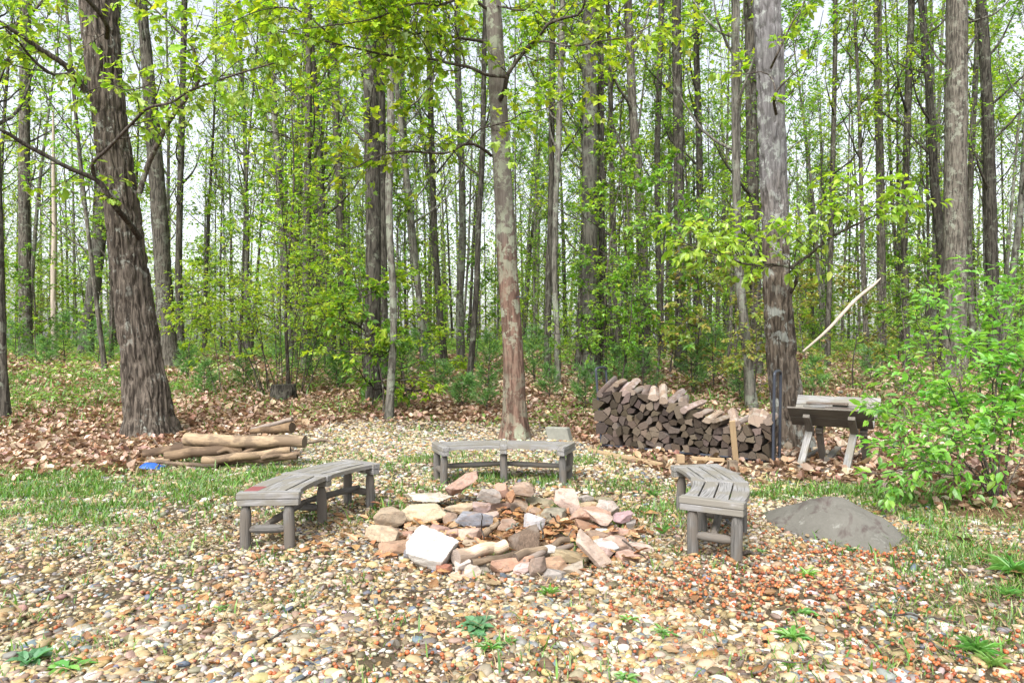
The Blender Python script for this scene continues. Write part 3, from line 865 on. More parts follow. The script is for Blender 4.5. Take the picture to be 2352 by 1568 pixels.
PK, PK2, TAN, CRM, WHT, GRY, BLU, RED, ORG, OLV, BRN, MAU = ((.50, .32, .26), (.58, .44, .38), (.46, .37, .27), (.70, .58, .40), (.70, .67, .63), (.36, .33, .31), (.26, .28, .33), (.36, .13, .075), (.48, .25, .13), (.34, .30, .2), (.32, .22, .16), (.40, .30, .29))
ROCKS = [  # crop x, crop y, width, height, colour, depth/width, lift, yaw, roll, label
 (490, 415, 350, 180, CRM, .7, 0, .1, 0, 'big cream stone at the left back of the fire ring'),
 (235, 455, 215, 165, TAN, .7, 0, .2, 0, 'upright grey brown block at the far left of the fire ring'),
 (180, 575, 265, 155, (.55, .44, .31), .75, 0, -.3, 0, 'tan block with a flat top at the left edge of the ring'),
 (280, 670, 230, 110, (.42, .27, .18), .7, 0, .3, 0, 'rusty brown flat stone below the tan block on the left'),
 (530, 732, 345, 235, WHT, .8, 0, -.2, 0, 'largest white stone at the front left of the ring'),
 (390, 715, 70, 100, BLU, .8, 0, 0, 0, 'small blue grey stone tucked behind the largest white stone'),
 (655, 825, 125, 78, RED, .7, 0, .3, -.25, 'brick red stone in front of the largest white stone'),
 (530, 292, 315, 92, (.66, .60, .50), .6, .05, .1, -.05, 'flat cream slab behind the big cream stone'),
 (795, 243, 240, 120, PK, .7, .06, .2, -.45, 'pink slab tilted up behind the fire ring'),
 (985, 272, 130, 100, (.42, .38, .35), .8, .12, .2, 0, 'grey stone stacked at the left of the back wall'),
 (1095, 230, 105, 125, (.48, .29, .22), .8, .12, .1, 0, 'reddish stone on top of the back wall of the ring'),
 (1165, 268, 62, 92, ORG, .9, .12, 0, 0, 'narrow orange stone between two blocks on the back wall'),
 (1272, 225, 155, 130, (.43, .32, .25), .8, .12, -.1, 0, 'tan brown block on top at the right of the back wall'),
 (1060, 348, 175, 85, (.44, .28, .22), .7, 0, .1, 0, 'pinkish brown block under the back wall stones'),
 (1225, 342, 145, 92, (.38, .29, .22), .7, 0, -.1, 0, 'brown block under the top right block of the back wall'),
 (1395, 330, 180, 90, OLV, .8, 0, 0, .1, 'olive flat stone right of the back wall'),
 (1465, 305, 65, 62, PK, .9, 0, .5, 0, 'little pink stone behind the olive flat stone'),
 (1590, 282, 115, 105, PK2, .8, .08, .3, 0, 'pink stone perched on a paler block at the right back'),
 (1742, 297, 112, 82, (.48, .43, .40), .8, 0, .6, 0, 'pointed pale grey stone at the right back of the ring'),
 (1590, 355, 155, 125, PK2, .8, 0, -.2, 0, 'pale pink block under the perched pink stone'),
 (1770, 352, 125, 62, (.50, .38, .24), .8, 0, 0, 0, 'small tan stone under the pointed pale grey stone'),
 (1935, 362, 130, 105, (.55, .47, .43), .8, .03, .6, 0, 'whitish angular stone at the right back edge'),
 (1890, 308, 115, 48, OLV, .9, 0, 0, 0, 'low olive stone lying behind the whitish angular stone'),
 (1765, 415, 215, 100, (.48, .31, .24), .7, .09, .1, -.12, 'pink brown slab on the right wall of the ring'),
 (1870, 440, 155, 90, PK2, .7, .09, -.2, 0, 'pale pink stone beside the pink brown slab'),
 (2020, 452, 135, 45, (.44, .3, .33), .8, .06, 0, 0, 'flat purple pink stone at the right of the ring'),
 (1740, 505, 145, 100, (.40, .24, .16), .8, 0, .2, 0, 'rusty brown stone under the pink brown slab'),
 (1900, 512, 205, 92, (.30, .26, .23), .8, 0, 0, 0, 'dark grey brown stone under the pale pink stone'),
 (1985, 540, 165, 75, PK, .8, 0, .1, 0, 'pink flat stone at the right side of the ring'),
 (1860, 562, 85, 38, WHT, .8, 0, 0, 0, 'tiny white stone in the right wall of the ring'),
 (2090, 500, 65, 50, GRY, .9, 0, 0, 0, 'small grey stone on the outer right edge'),
 (1840, 598, 165, 72, (.36, .25, .18), .8, 0, .2, 0, 'brown flat stone above the white marbled slab'),
 (1870, 655, 215, 105, (.66, .63, .60), .7, .03, .1, .2, 'white marbled slab at the right front of the ring'),
 (1990, 640, 185, 150, (.48, .35, .29), .8, 0, -.4, 0, 'peaked pinkish stone beside the white marbled slab'),
 (2150, 652, 165, 82, PK2, .5, 0, -.2, .05, 'long pale pink stone at the far right of the ring'),
 (2060, 735, 135, 82, PK, .8, 0, .3, 0, 'pink stone in front of the peaked pinkish stone'),
 (1790, 762, 290, 95, (.52, .41, .34), .5, .02, -.5, .62, 'long tan stone leaning across the front right of the ring'),
 (1868, 722, 135, 112, (.52, .38, .35), .7, 0, .2, 0, 'rose stone right of the long leaning tan stone'),
 (1610, 748, 265, 112, (.40, .33, .21), .6, 0, .1, .08, 'olive brown slab at the front of the ring'),
 (1470, 715, 95, 52, WHT, .8, .05, 0, 0, 'small white stone at the left tip of the olive slab'),
 (1510, 802, 195, 130, (.47, .30, .19), .7, 0, .1, 0, 'orange brown block at the front of the ring'),
 (1375, 822, 105, 175, (.33, .25, .21), .8, 0, .2, .12, 'dark upright stone at the front of the ring'),
 (1270, 827, 155, 100, (.62, .48, .46), .7, 0, -.1, 0, 'pale rose stone left of the dark upright stone'),
 (1110, 808, 195, 122, (.52, .31, .22), .7, 0, .1, 0, 'orange pink block at the front centre of the ring'),
 (1020, 790, 75, 82, CRM, .9, 0, 0, 0, 'little cream stone left of the orange pink block'),
 (945, 822, 85, 72, (.56, .52, .45), .9, 0, .4, 0, 'small pale grey stone left of the little cream stone'),
 (868, 868, 115, 62, (.60, .52, .44), .9, 0, .2, 0, 'cream stone lying outside the front left of the ring'),
 (800, 792, 135, 112, (.64, .57, .52), .8, 0, .5, 0, 'whitish stone right of the brick red stone'),
 (880, 652, 165, 72, TAN, .8, 0, 0, 0, 'tan flat stone behind the pale burnt log'),
 (850, 582, 165, 135, (.60, .43, .35), .8, 0, .2, 0, 'pinkish cream stone inside the left of the ring'),
 (745, 568, 125, 112, PK, .8, 0, .5, 0, 'pink rounded stone left of the pinkish cream stone'),
 (615, 538, 155, 112, (.42, .28, .26), .8, 0, .2, 0, 'mauve stone in front of the big cream stone'),
 (500, 548, 75, 92, MAU, .9, 0, .2, 0, 'narrow mauve stone under the big cream stone'),
 (425, 535, 85, 62, TAN, .9, 0, 0, 0, 'small tan stone under the left end of the cream stone'),
 (360, 575, 105, 62, (.44, .25, .18), .9, 0, 0, 0, 'small reddish stone right of the tan block'),
 (430, 612, 135, 82, PK2, .8, 0, -.4, .2, 'pinkish slab slanting beside the small reddish stone'),
 (665, 642, 115, 82, PK2, .8, 0, .3, 0, 'pale pink stone behind the largest white stone'),
 (880, 472, 200, 140, BLU, .5, .02, .2, .35, 'blue grey slate leaning inside the back of the ring'),
 (770, 472, 95, 82, GRY, .8, 0, 0, 0, 'grey stone left of the leaning slate'),
 (935, 372, 115, 92, MAU, .7, .07, .2, .3, 'mauve grey stone below the back wall at the left'),
 (790, 382, 185, 92, (.48, .38, .27), .8, 0, 0, 0, 'tan stone below the tilted pink slab'),
 (700, 442, 95, 112, BRN, .9, 0, .1, 0, 'brown stone between the big cream stone and the slate'),
 (1002, 432, 125, 112, PK2, .8, 0, .4, .2, 'pale pink shard right of the leaning slate'),
 (1130, 482, 95, 85, (.42, .29, .22), .8, .05, 0, 0, 'brown pink stone in the middle of the ring'),
 (1135, 532, 72, 62, MAU, .8, 0, 0, 0, 'small mauve stone in the middle of the ring'),
 (1340, 495, 145, 155, (.52, .51, .53), .6, 0, .15, .05, 'pale grey upright stone in the middle of the ring'),
 (1490, 422, 175, 122, (.33, .31, .24), .7, 0, -.2, .1, 'dark olive rounded stone inside the right back'),
 (1355, 425, 115, 62, BRN, .9, 0, 0, 0, 'brown low stone under the back wall'),
 (1660, 385, 95, 52, PK2, .8, 0, .2, 0, 'small pink stone by the grass tuft in the ring'),
 (1640, 842, 155, 62, (.44, .38, .31), .8, 0, 0, 0, 'grey tan flat stone at the front right'),
 (1500, 892, 150, 42, GRY, .7, 0, .1, 0, 'thin grey slab in front of the orange brown block'),
]
def make_rocks():
    for k, (cx, cy, w, h, col, dr, z0, yaw, roll, label) in enumerate(ROCKS):
        xd = 823.2 + .3 * cx; yb = 1058.4 + .3 * (cy + h / 2)
        Y = (CAM_H - z0) * FOC / (yb - HOR)
        px = .3 * Y / FOC
        W = w * px * 1.16; dep = W * dr; hh = max(.07, (h * px - .17 * dep) * 1.12)
        V, F = rock_mesh(100 + k, (W, dep, hh), 8, 18, .045, flat_top=k in (0, 2, 4, 12))
        V = V @ rot3(yaw, .16 * math.sin(k * 5.1), roll + .14 * math.sin(k * 3.7)).T
        if k == 4: V[:, 0] += 0; 
        base = np.array([(xd - CX) / FOC * Y, Y + dep * .5, gz((xd - CX) / FOC * Y, Y) + z0])
        V[:, 2] += -V[:, 2].min() - (.015 if z0 == 0 else .01)
        m = M(); m.add(V + base, [F], (1, 1, 1))
        o = m.build('fire_ring_stone', ROCK_PLAIN if col in (WHT, CRM) else ROCK, origin=base, sharp=38)
        o.color = (*[(c * .80 + g * .20) ** 1.12 * .84 for c, g in zip(col, (.42, .37, .31))], 1)
        tag(o, label, 'stone', 'stones of the fire ring')
    # boulder half buried: hull of measured corners, split fine and roughened
    import bmesh
    b = np.array([2.86, 5.85, 0.0])
    pts = [at(1893, 1137, 5.95), at(1932, 1139, 5.9), at(2022, 1184, 5.72), at(2092, 1238, 5.6), at(2038, 1278, 5.17), at(1772, 1203, 6.05), at(1846, 1236, 5.65), at(1950, 1258, 5.38),
           (2.75, 6.62, .02), (3.2, 6.45, .02), (2.35, 6.5, .0)]
    pts = [np.array(p) for p in pts]
    low = [p - np.array([0, 0, .12]) for p in pts if p[2] < .08]
    bm = bmesh.new()
    for p in pts + low: bm.verts.new(Vector(p - b))
    r = bmesh.ops.convex_hull(bm, input=bm.verts)
    bmesh.ops.delete(bm, geom=[e for e in r['geom_interior'] if isinstance(e, bmesh.types.BMVert)], context='VERTS')
    bmesh.ops.triangulate(bm, faces=bm.faces)
    bmesh.ops.subdivide_edges(bm, edges=bm.edges, cuts=15, use_grid_fill=True, smooth=.0)
    bmesh.ops.recalc_face_normals(bm, faces=bm.faces)
    bmesh.ops.triangulate(bm, faces=bm.faces)
    for _ in range(2): bmesh.ops.smooth_vert(bm, verts=bm.verts, factor=.5, use_axis_x=True, use_axis_y=True, use_axis_z=True)
    bm.verts.ensure_lookup_table(); bm.verts.index_update(); bm.normal_update()
    V = np.array([v.co[:] for v in bm.verts]); Nn = np.array([v.normal[:] for v in bm.verts])
    F = np.array([[v.index for v in f.verts] for f in bm.faces]); bm.free()
    V = V + Nn * ((fbm(V * 3.0 + 5, 77, 3) - .5) * .05 + (np.abs(fbm(V * np.array([5, 5, 9]) + 2, 79, 2) - .5)) * .03)[:, None]
    m = M(); m.add(V + b, [F])
    t = NT('boulder_stone')
    v = t.objvec(False)
    n = t.noise(v, 3.2, 6, .65, .6); s = t.noise(v, 40, 4, .7); st = t.noise(t.mapping(v, (1.6, 1, .35)), 3.0, 4, .6, 1.2)
    c = t.mix(n, (.085, .08, .068), (.17, .163, .142))
    c = t.mix(t.ramp(st, [(.53, (0, 0, 0)), (.66, (.8, .8, .8))]), c, (.062, .043, .04))
    c = t.mix(t.ramp(t.noise(v, 7, 6, .75), [(.60, (0, 0, 0)), (.68, (.6, .6, .6))]), c, (.25, .25, .22))
    c = t.mix(1.0, c, t.ramp(s, [(.3, (.92, .92, .92)), (.7, (1.06, 1.06, 1.06))]), 'MULTIPLY')
    t.bump(t.math('ADD', t.math('MULTIPLY', s, .3), t.math('MULTIPLY', n, 4)), .3, .02)
    o = m.build('boulder', t.done(c, .9, .2), origin=b, sharp=28)
    tag(o, 'large grey boulder half buried in the gravel right of the benches', 'boulder')
make_rocks()

def rlog(name, p, q, r0, r1, label, cat, mats, group=None, color=(1, 1, 1), seed=0, bend=.02, sides=18, sq=.14):
    rs = np.random.RandomState(seed)
    p, q = np.array(p, float), np.array(q, float)
    n = 7; ts = np.linspace(0, 1, n)
    path = p + (q - p) * ts[:, None] + rs.randn(n, 3) * bend * np.array([.3, .5, .5]) * np.sin(ts * PI)[:, None]
    rad = r0 + (r1 - r0) * ts
    L = np.linalg.norm(q - p)
    m = M()
    tube(m, path, rad, sides, step=max(.02, L / 40), disp=lambda c, th, rd: rd * sq * 2 * (fbm(c * np.array([9, 9, 3]) + seed * 3.1, seed, 3) - .5), capmi=1)
    o = m.build(name, mats, origin=(p + q) / 2, use_g=True, sharp=55)
    o.color = (*color, 1)
    return tag(o, label, cat, group)

# wood lying in the fire ring
def fp(cx, cy, z):   # crop position of the ring, height -> point
    xd, yd = 823.2 + .3 * cx, 1058.4 + .3 * cy
    Y = (CAM_H - z) * FOC / (yd - HOR)
    return np.array([(xd - CX) / FOC * Y, Y, z])
GW = 'pieces of wood left in the fire ring'
rlog('burnt_log', fp(745, 735, .09), fp(1125, 640, .10), .058, .046, 'pale peeling log lying across the front of the fire ring', 'log', [WOOD_TAN, LOG_END], GW, (2.5, 2.45, 2.45), 3, .03, 18, .2)
rlog('split_stick', fp(1200, 735, .10), fp(1610, 600, .13), .034, .022, 'long splintered stick pointing right in the fire ring', 'stick', [WOOD_TAN, LOG_END], GW, (1.1, 1.05, 1.0), 5, .03, 10, .35)
rlog('split_stick', fp(1250, 760, .07), fp(1640, 640, .09), .028, .018, 'darker stick beside the long splintered stick', 'stick', [WOOD_SPLIT, LOG_END], GW, (1.2, 1.1, 1), 6, .03, 10, .35)
rlog('split_stick', fp(870, 775, .08), fp(1260, 705, .09), .026, .024, 'thin brown stick in front of the pale peeling log', 'stick', [WOOD_TAN, LOG_END], GW, (.8, .75, .7), 7, .02, 10, .3)
rlog('split_stick', fp(970, 560, .10), fp(1080, 465, .2), .026, .014, 'short pale stick leaning by the slate in the ring', 'stick', [WOOD_TAN, LOG_END], GW, (1, .95, .9), 8, .02, 8, .3)
def wedge_stump():
    c = fp(1255, 690, .02)
    V, F = rock_mesh(901, (.26, .14, .13), 5, 16, .05)
    V[:, 2] += .08; V[:, 0] *= 1 - .9 * np.clip(V[:, 2], 0, .3)
    m = M(); m.add(V + c, [F], (1, 1, 1), V[:, [2, 0, 1]])
    o = m.build('wood_chunk', WOOD_SPLIT, origin=c, use_g=True, sharp=40); o.color = (.9, .8, .7, 1)
    tag(o, 'dark wedge of old wood standing in the middle of the fire ring', 'log', GW)
wedge_stump()
for k, (a, b, r) in enumerate((((960, 600, .08), (945, 400, .3), .006), ((960, 560, .09), (1130, 600, .11), .007), ((1130, 530, .12), (1230, 470, .16), .008), ((1420, 610, .05), (1400, 460, .2), .009), ((1470, 400, .25), (1545, 490, .13), .007), ((2020, 600, .12), (2240, 770, .02), .007), ((1550, 640, .1), (1650, 520, .2), .006))):
    lab = ['thin dark twig standing in front of the leaning slate', 'thin dark twig lying right of the leaning slate', 'twig pointing at the brown pink stone in the ring', 'grey twig standing right of the pale grey upright stone', 'dark twig across the dark olive rounded stone', 'long twig trailing out of the ring at the right', 'fine twig above the splintered sticks'][k]
    rlog('twig', fp(*a), fp(*b), r, r * .6, lab, 'twig', [BARK_TWIG, BARK_TWIG], 'twigs in the fire ring', seed=30 + k, sides=6, bend=.03)

# ------------------------------------------------------------------ log pile on the left
def lp(x, y, Y): return at(x, y, Y)
GL = 'logs piled under the leaning oak'
LB = [WOOD_TAN, LOG_END]
rlog('log', lp(428, 1008, 9.35), lp(700, 1014, 9.05), .088, .080, 'thickest bare tan log on top of the left log pile', 'log', LB, GL, (1.45, 1.36, 1.22), 41, .03, 22, .07)
rlog('log', lp(330, 1043, 9.55), lp(480, 1018, 9.75), .062, .085, 'brown log sticking out of the pile at its left end', 'log', LB, GL, (.72, .62, .55), 42, .02)
rlog('log', lp(380, 1046, 9.1), lp(560, 1030, 9.25), .072, .068, 'knotted log with dark bark below the thickest log', 'log', LB, GL, (.85, .75, .65), 43, .03, 18, .14)
rlog('log', lp(466, 1056, 8.85), lp(668, 1033, 9.0), .055, .047, 'bent thin tan log at the front of the pile', 'log', LB, GL, (1.25, 1.15, 1.02), 44, .05, 18, .12)
rlog('log', lp(470, 1063, 8.95), lp(684, 1045, 9.0), .05, .05, 'lowest log at the front of the pile with a black right end', 'log', LB, GL, (.62, .55, .5), 45, .03)
rlog('log', lp(338, 1064, 9.0), lp(392, 1055, 9.1), .05, .05, 'short pale log poking out at the lower left of the pile', 'log', LB, GL, (1.3, 1.2, 1.05), 46, .01)
rlog('log', lp(560, 1046, 9.3), lp(600, 1040, 9.5), .07, .07, 'dark log hidden in the middle of the pile', 'log', LB, GL, (.5, .45, .4), 47, .01)
rlog('log', lp(576, 990, 10.0), lp(672, 982, 9.8), .035, .078, 'short split log lying behind the thickest log', 'log', LB, GL, (.8, .68, .55), 48, .01, 14, .2)
rlog('log', lp(578, 986, 10.1), lp(672, 962, 9.95), .03, .028, 'grey slab of wood raised at the back of the pile', 'log', [WOOD_SPLIT, LOG_END], GL, (1.3, 1.2, 1.1), 49, .01, 12, .3)
rlog('log', lp(420, 1030, 9.5), lp(650, 1032, 9.4), .06, .06, 'log lying inside the pile under the thickest log', 'log', LB, GL, (.6, .52, .45), 50, .02)
rlog('log', lp(345, 1058, 8.95), lp(500, 1068, 8.8), .028, .024, 'thin grey stick on the grass in front of the left log pile', 'log', LB, GL, (.9, .85, .8), 51, .04, 10, .2)
rlog('log', lp(400, 1022, 9.75), lp(590, 1000, 9.9), .035, .03, 'thin dark branch resting behind the thickest log', 'log', LB, GL, (.55, .5, .45), 52, .05, 10, .2)
rlog('log', lp(500, 1040, 9.12), lp(640, 1026, 9.2), .03, .026, 'thin crooked stick wedged under the thickest log', 'log', LB, GL, (.7, .62, .55), 53, .05, 10, .2)
rlog('log', lp(600, 1052, 8.9), lp(690, 1040, 9.0), .032, .028, 'short thin stick at the right front of the pile', 'log', LB, GL, (1.1, 1.0, .9), 54, .03, 10, .2)
m = M()
tube(m, [lp(700, 1018, 9.25), lp(722, 1013, 9.3), lp(748, 1010, 9.3), lp(768, 1018, 9.2)], [.02, .024, .022, .012], 8, .03)
tag(m.build('crooked_branch', [WOOD_TAN], origin=lp(700, 1018, 9.25), use_g=True), 'crooked tan branch right of the left log pile', 'branch')
def cloth():
    c = ground(348, 1079)
    n = 14
    u, v = np.meshgrid(np.linspace(-1, 1, n), np.linspace(-1, 1, n)); u, v = u.ravel(), v.ravel()
    h = .07 * (1 - u * u) * (1 - v * v) + .05 * fbm(np.stack([u * 2, v * 2, u * 0], 1), 5)
    m = M(); i = (np.arange(n - 1)[:, None] * n + np.arange(n - 1)[None]).ravel()
    m.add(np.stack([c[0] + u * .15, c[1] + v * .1, c[2] + h], 1), [np.stack([i, i + 1, i + 1 + n, i + n], 1)])
    o = m.build('plastic_bag', CLOTH, origin=c)
    sd = o.modifiers.new('thick', 'SOLIDIFY'); sd.thickness = .004
    tag(o, 'crumpled blue plastic bag on the grass before the left log pile', 'plastic bag')
cloth()

# ------------------------------------------------------------------ firewood rack and its logs
LP0, RP0 = np.array([1.40, 10.62]), np.array([3.46, 9.16])
RA = unit(RP0 - LP0); RN = np.array([-RA[1], RA[0]]); RL = float(np.linalg.norm(RP0 - LP0))
RX, RZ = np.append(RA, 0), np.array([0, 0, 1.0]); RD = np.append(RN, 0)
if RD[1] < 0: RD = -RD
def rp(s, d, h): return np.append(LP0, 0) + RX * s + RD * d + RZ * h
def make_rack():
    root = thing('firewood_rack', 'black steel tube rack holding the long stack of split firewood', 'rack', rp(RL / 2, .2, 0))
    for s, lean in ((-.02, -.10), (RL + .03, 0.02)):
        m = M(); d0, d1, H = .03, .36, 1.24
        path = [rp(s, d0, -.02), rp(s + lean * .5, d0, .6), rp(s + lean, d0, H - .07), rp(s + lean, d0 + .02, H - .02), rp(s + lean, d0 + .07, H), rp(s + lean, d1 - .07, H), rp(s + lean, d1 - .02, H - .02), rp(s + lean, d1, H - .07), rp(s + lean * .5, d1, .6), rp(s, d1, -.02)]
        tube(m, path, .02, 12, .03)
        m.build('end_frame', STEEL, root)
    for d in (.03, .36):
        m = M(); tube(m, [rp(-.02, d, .045), rp(RL / 2, d, .04), rp(RL + .03, d, .045)], .019, 10, .1)
        m.build('base_rail', STEEL, root)
    for d in (.03, .36):
        m = M(); box(m, rp(RL + .03, d, .0), RX * .035, RD * .035, RZ * .012, bev=.003); m.build('foot', STEEL, root)
make_rack()

ORD = ['lowest', 'second', 'third', 'fourth', 'fifth', 'sixth', 'seventh', 'eighth', 'ninth', 'tenth', 'eleventh', 'twelfth', 'thirteenth', 'fourteenth', 'fifteenth', 'sixteenth', 'seventeenth', 'eighteenth', 'nineteenth', 'twentieth', 'twenty-first', 'twenty-second', 'twenty-third', 'twenty-fourth', 'twenty-fifth']
def nth(k): return 'first' if k == 0 else ORD[k]
def clip(poly, a, n):
    """part of poly where (p - a).n <= 0"""
    out = []
    for i in range(len(poly)):
        p, q = poly[i], poly[(i + 1) % len(poly)]
        dp, dq = np.dot(p - a, n), np.dot(q - a, n)
        if dp <= 0: out.append(p)
        if dp * dq < 0: out.append(p + (q - p) * dp / (dp - dq))
    return out

def firewood(poly, d0, L, label, seed, color, origin=None, yaw=0, pitch=0, lift=0, barkfrac=.42):
    """log with cross section poly (s, h), from depth d0 to d0+L"""
    rs = np.random.RandomState(seed)
    P = np.array(poly); c = P.mean(0)
    # refine the outline and roughen it
    seg = []
    for i in range(len(P)):
        a, b = P[i], P[(i + 1) % len(P)]
        k = max(2, int(np.linalg.norm(b - a) / .022))
        for t in np.arange(k) / k: seg.append(a + (b - a) * t)
    Q = np.array(seg); n = len(Q)
    st = rs.randint(n); nb = int(n * barkfrac)
    isb = np.zeros(n, bool); isb[(st + np.arange(nb)) % n] = True
    # bark side bulges round
    for j in range(nb):
        i = (st + j) % n
        Q[i] = c + (Q[i] - c) * (1 - .13 * abs(2 * j / max(1, nb - 1) - 1) ** 2)
    ds = np.linspace(0, L, 7)
    V, g = [], []
    ph = rs.rand() * 50; cr = (Q[(st + nb + (n - nb) // 2) % n] - c) * 1.1
    for d in ds:
        k = 1 + .04 * np.sin(d * 9 + ph)
        q = c + (Q - c) * k
        nz = (vnoise(np.stack([q[:, 0] * 45 + ph, q[:, 1] * 45, np.full(n, d * 7)], 1), seed) - .5) * .012
        q = q + unit(q - c) * nz[:, None]
        off = np.array([math.tan(yaw) * (d - L / 2), math.tan(pitch) * (d - L / 2) + lift])
        for s, h in q + off:
            V.append(rp(s, d0 + d, h)); g.append((d + ph, s - c[0] - cr[0], h - c[1] - cr[1]))
    V, g = np.array(V), np.array(g)
    m = M()
    i = np.arange(6)[:, None] * n + np.arange(n)[None]; j = np.arange(6)[:, None] * n + (np.arange(n)[None] + 1) % n
    q = np.stack([i, i + n, j + n, j], 2)
    m.add(V, [q[:, isb].reshape(-1, 4)], (1, 1, 1), g, 1, True)
    m.add(V, [q[:, ~isb].reshape(-1, 4)], (1, 1, 1), g, 0, True)
    m.add(V[:n], [np.arange(n)], (1, 1, 1), g[:n], 2, False)
    m.add(V[-n:], [np.arange(n)[::-1]], (1, 1, 1), g[-n:], 2, False)
    o = m.build('firewood_log', [WOOD_SPLIT, WOOD_BARK, LOG_END], origin=rp(c[0], d0, c[1]), use_g=True, sharp=42)
    o.color = (*color, 1)
    return tag(o, label, 'log', 'split firewood logs stacked in the steel rack')

def make_firewood():
    rs = np.random.RandomState(77)
    top_s = np.array([-.12, .3, .9, 1.35, 1.6, 1.9, 2.2, RL]); top_h = np.array([.86, .84, .80, .66, .52, .50, .47, .52])
    pts, row = [], []
    r = 0; h = .12
    while h < 1.0:
        s = .02 + (.06 if r % 2 else 0) + rs.rand() * .03
        while s < RL - .02:
            pts.append((s + rs.randn() * .02, h + rs.randn() * .024)); row.append(r)
            s += .105 + rs.rand() * .06
        h += .092; r += 1
    pts = np.array(pts); row = np.array(row)
    tops = np.interp(pts[:, 0], top_s, top_h)
    keep = pts[:, 1] < tops - .03
    pts, row = pts[keep], row[keep]
    cnt = {}
    order = np.lexsort((pts[:, 0], row))
    for i in order:
        p = pts[i]
        lft = -.05 - .2 * p[1]
        poly = [np.array(v) for v in ((lft, .055), (RL + .005, .055), (RL + .005, 1.1), (lft, 1.1))]
        for j in range(len(pts)):
            if j == i: continue
            d = pts[j] - p
            if np.hypot(*d) < .5: poly = clip(poly, p + d * .5, d)
            if len(poly) < 3: break
        if len(poly) < 3: continue
        tt = np.interp(p[0], top_s, top_h) + .02 + .03 * rs.rand()
        poly = clip(poly, np.array([p[0], tt]), np.array([rs.randn() * .25, 1.0]))
        # split faces: cut most of the cells into a wedge
        if rs.rand() < .75 and len(poly) > 3:
            P = np.array(poly); c = P.mean(0); a = rs.rand() * 2 * PI
            nn = np.array([math.cos(a), math.sin(a)])
            poly = clip(poly, c + nn * .03, nn)
        if len(poly) < 3: continue
        P = np.array(poly); c = P.mean(0); P = c + (P - c) * (.93 + .03 * rs.rand())
        e = np.roll(P, -1, 0) - P
        area = abs(np.sum(P[:, 0] * np.roll(P[:, 1], -1) - P[:, 1] * np.roll(P[:, 0], -1))) / 2
        if area < .0025: continue
        k = cnt.get(row[i], 0); cnt[row[i]] = k + 1
        br = .34 + .85 * rs.rand() ** 1.6
        firewood(P, rs.randn() * .012, .40 + rs.randn() * .012, f'dark split log in the {ORD[row[i]]} row up, {nth(k)} from the left end of the rack', 1000 + i,
                 (br * 1.02, br * (.90 + .09 * rs.rand()), br * (.76 + .22 * rs.rand())), yaw=rs.randn() * .03, pitch=rs.randn() * .02)
    # weathered pieces lying loose on top
    tp = [(.0, .12, .15, .9), (.14, .15, .16, 1.05), (.30, .17, .14, 1.9), (.48, .15, .15, 1.6), (.64, .12, .13, 1.0), (.78, .16, .13, 2.0), (.93, .14, .15, 1.7), (1.08, .14, .12, 1.2), (1.22, .19, .15, 1.35), (1.40, .12, .13, 1.7),
          (1.55, .15, .11, 1.5), (1.70, .15, .10, 1.9), (1.84, .12, .10, 1.3), (1.98, .13, .12, 1.9), (2.12, .11, .10, 1.4), (2.30, .26, .20, 2.3), (2.48, .13, .13, 1.5), (.2, .12, .11, 1.4), (.4, .13, .1, 1.7)]
    for k, (s, w, h, br) in enumerate(tp):
        base = np.interp(s, top_s, top_h) + (.10 if k > 16 else .0) - .005
        n = 7
        a = np.sort(rs.rand(n) * 2 * PI * .9 + np.arange(n) * .05)
        a = np.linspace(0, 2 * PI, n, endpoint=False) + rs.randn(n) * .2
        q = np.stack([np.cos(a) * w / 2 * (.85 + .35 * rs.rand(n)), np.sin(a) * h * .40 * (.75 + .4 * rs.rand(n))], 1)
        q[:, 1] -= q[:, 1].min()
        lab = f'weathered loose log lying on top of the firewood stack, {nth(k)} from the left end' if k <= 16 else ['small grey log perched over the left end of the firewood stack', 'small brown log perched over the left third of the firewood stack'][k - 17]
        firewood(q + np.array([s, base]), rs.randn() * .04 - .01, .43, lab, 3000 + k, (br * 1.1, br * (1.0 + .06 * rs.rand()), br * (.9 + .16 * rs.rand())), yaw=rs.randn() * .26, pitch=rs.randn() * .10 + .22, lift=.03, barkfrac=.25)
make_firewood()

# boards and offcuts
def board(name, p, q, w, t, mat, label, cat, group=None, flat=True, up=(0, 0, 1)):
    p, q = np.array(p, float), np.array(q, float)
    d = (q - p) / 2; x = unit(d); y = unit(np.cross(np.array(up, float), x)); z = np.cross(x, y)
    m = M(); box(m, (p + q) / 2, d, y * w / 2, z * t / 2, gl=0, bev=.003)
    return tag(m.build(name, mat, origin=(p + q) / 2, use_g=True), label, cat, group)
def gp(x, y, dz=0): return ground(x, y) + np.array([0, 0, dz])
board('long_board', gp(1356, 1038, .03), gp(1562, 1080, .03), .11, .035, WOOD_NEW, 'long pale sawn board on the ground before the firewood stack', 'board')
GB = 'wood offcuts on the dirt by the firewood'
board('wood_block', gp(1562, 1062, .0), gp(1562, 1062, .11), .10, .1, WOOD_NEW, 'small square wood block behind the far end of the right bench', 'wood block', GB, up=(0, 1, 0))
board('wood_block', gp(1622, 1064, .0), gp(1622, 1064, .06), .08, .08, WOOD_NEW, 'wood block under the split board by the stack', 'wood block', GB, up=(0, 1, 0))
board('split_board', gp(1588, 1064, .075), gp(1664, 1068, .07), .06, .045, WOOD_NEW, 'short split board resting on a wood block', 'board', GB)
board('upright_board', gp(1690, 1066, .02), at(1681, 966, 9.02), .075, .03, WOOD_NEW, 'narrow board standing against the front of the firewood stack', 'board', GB, up=(0, 1, 0))
board('wood_block', gp(1682, 1080, .0), gp(1682, 1080, .13), .11, .1, WOOD_TAN, 'brown block at the foot of the standing board', 'wood block', GB, up=(0, 1, 0))
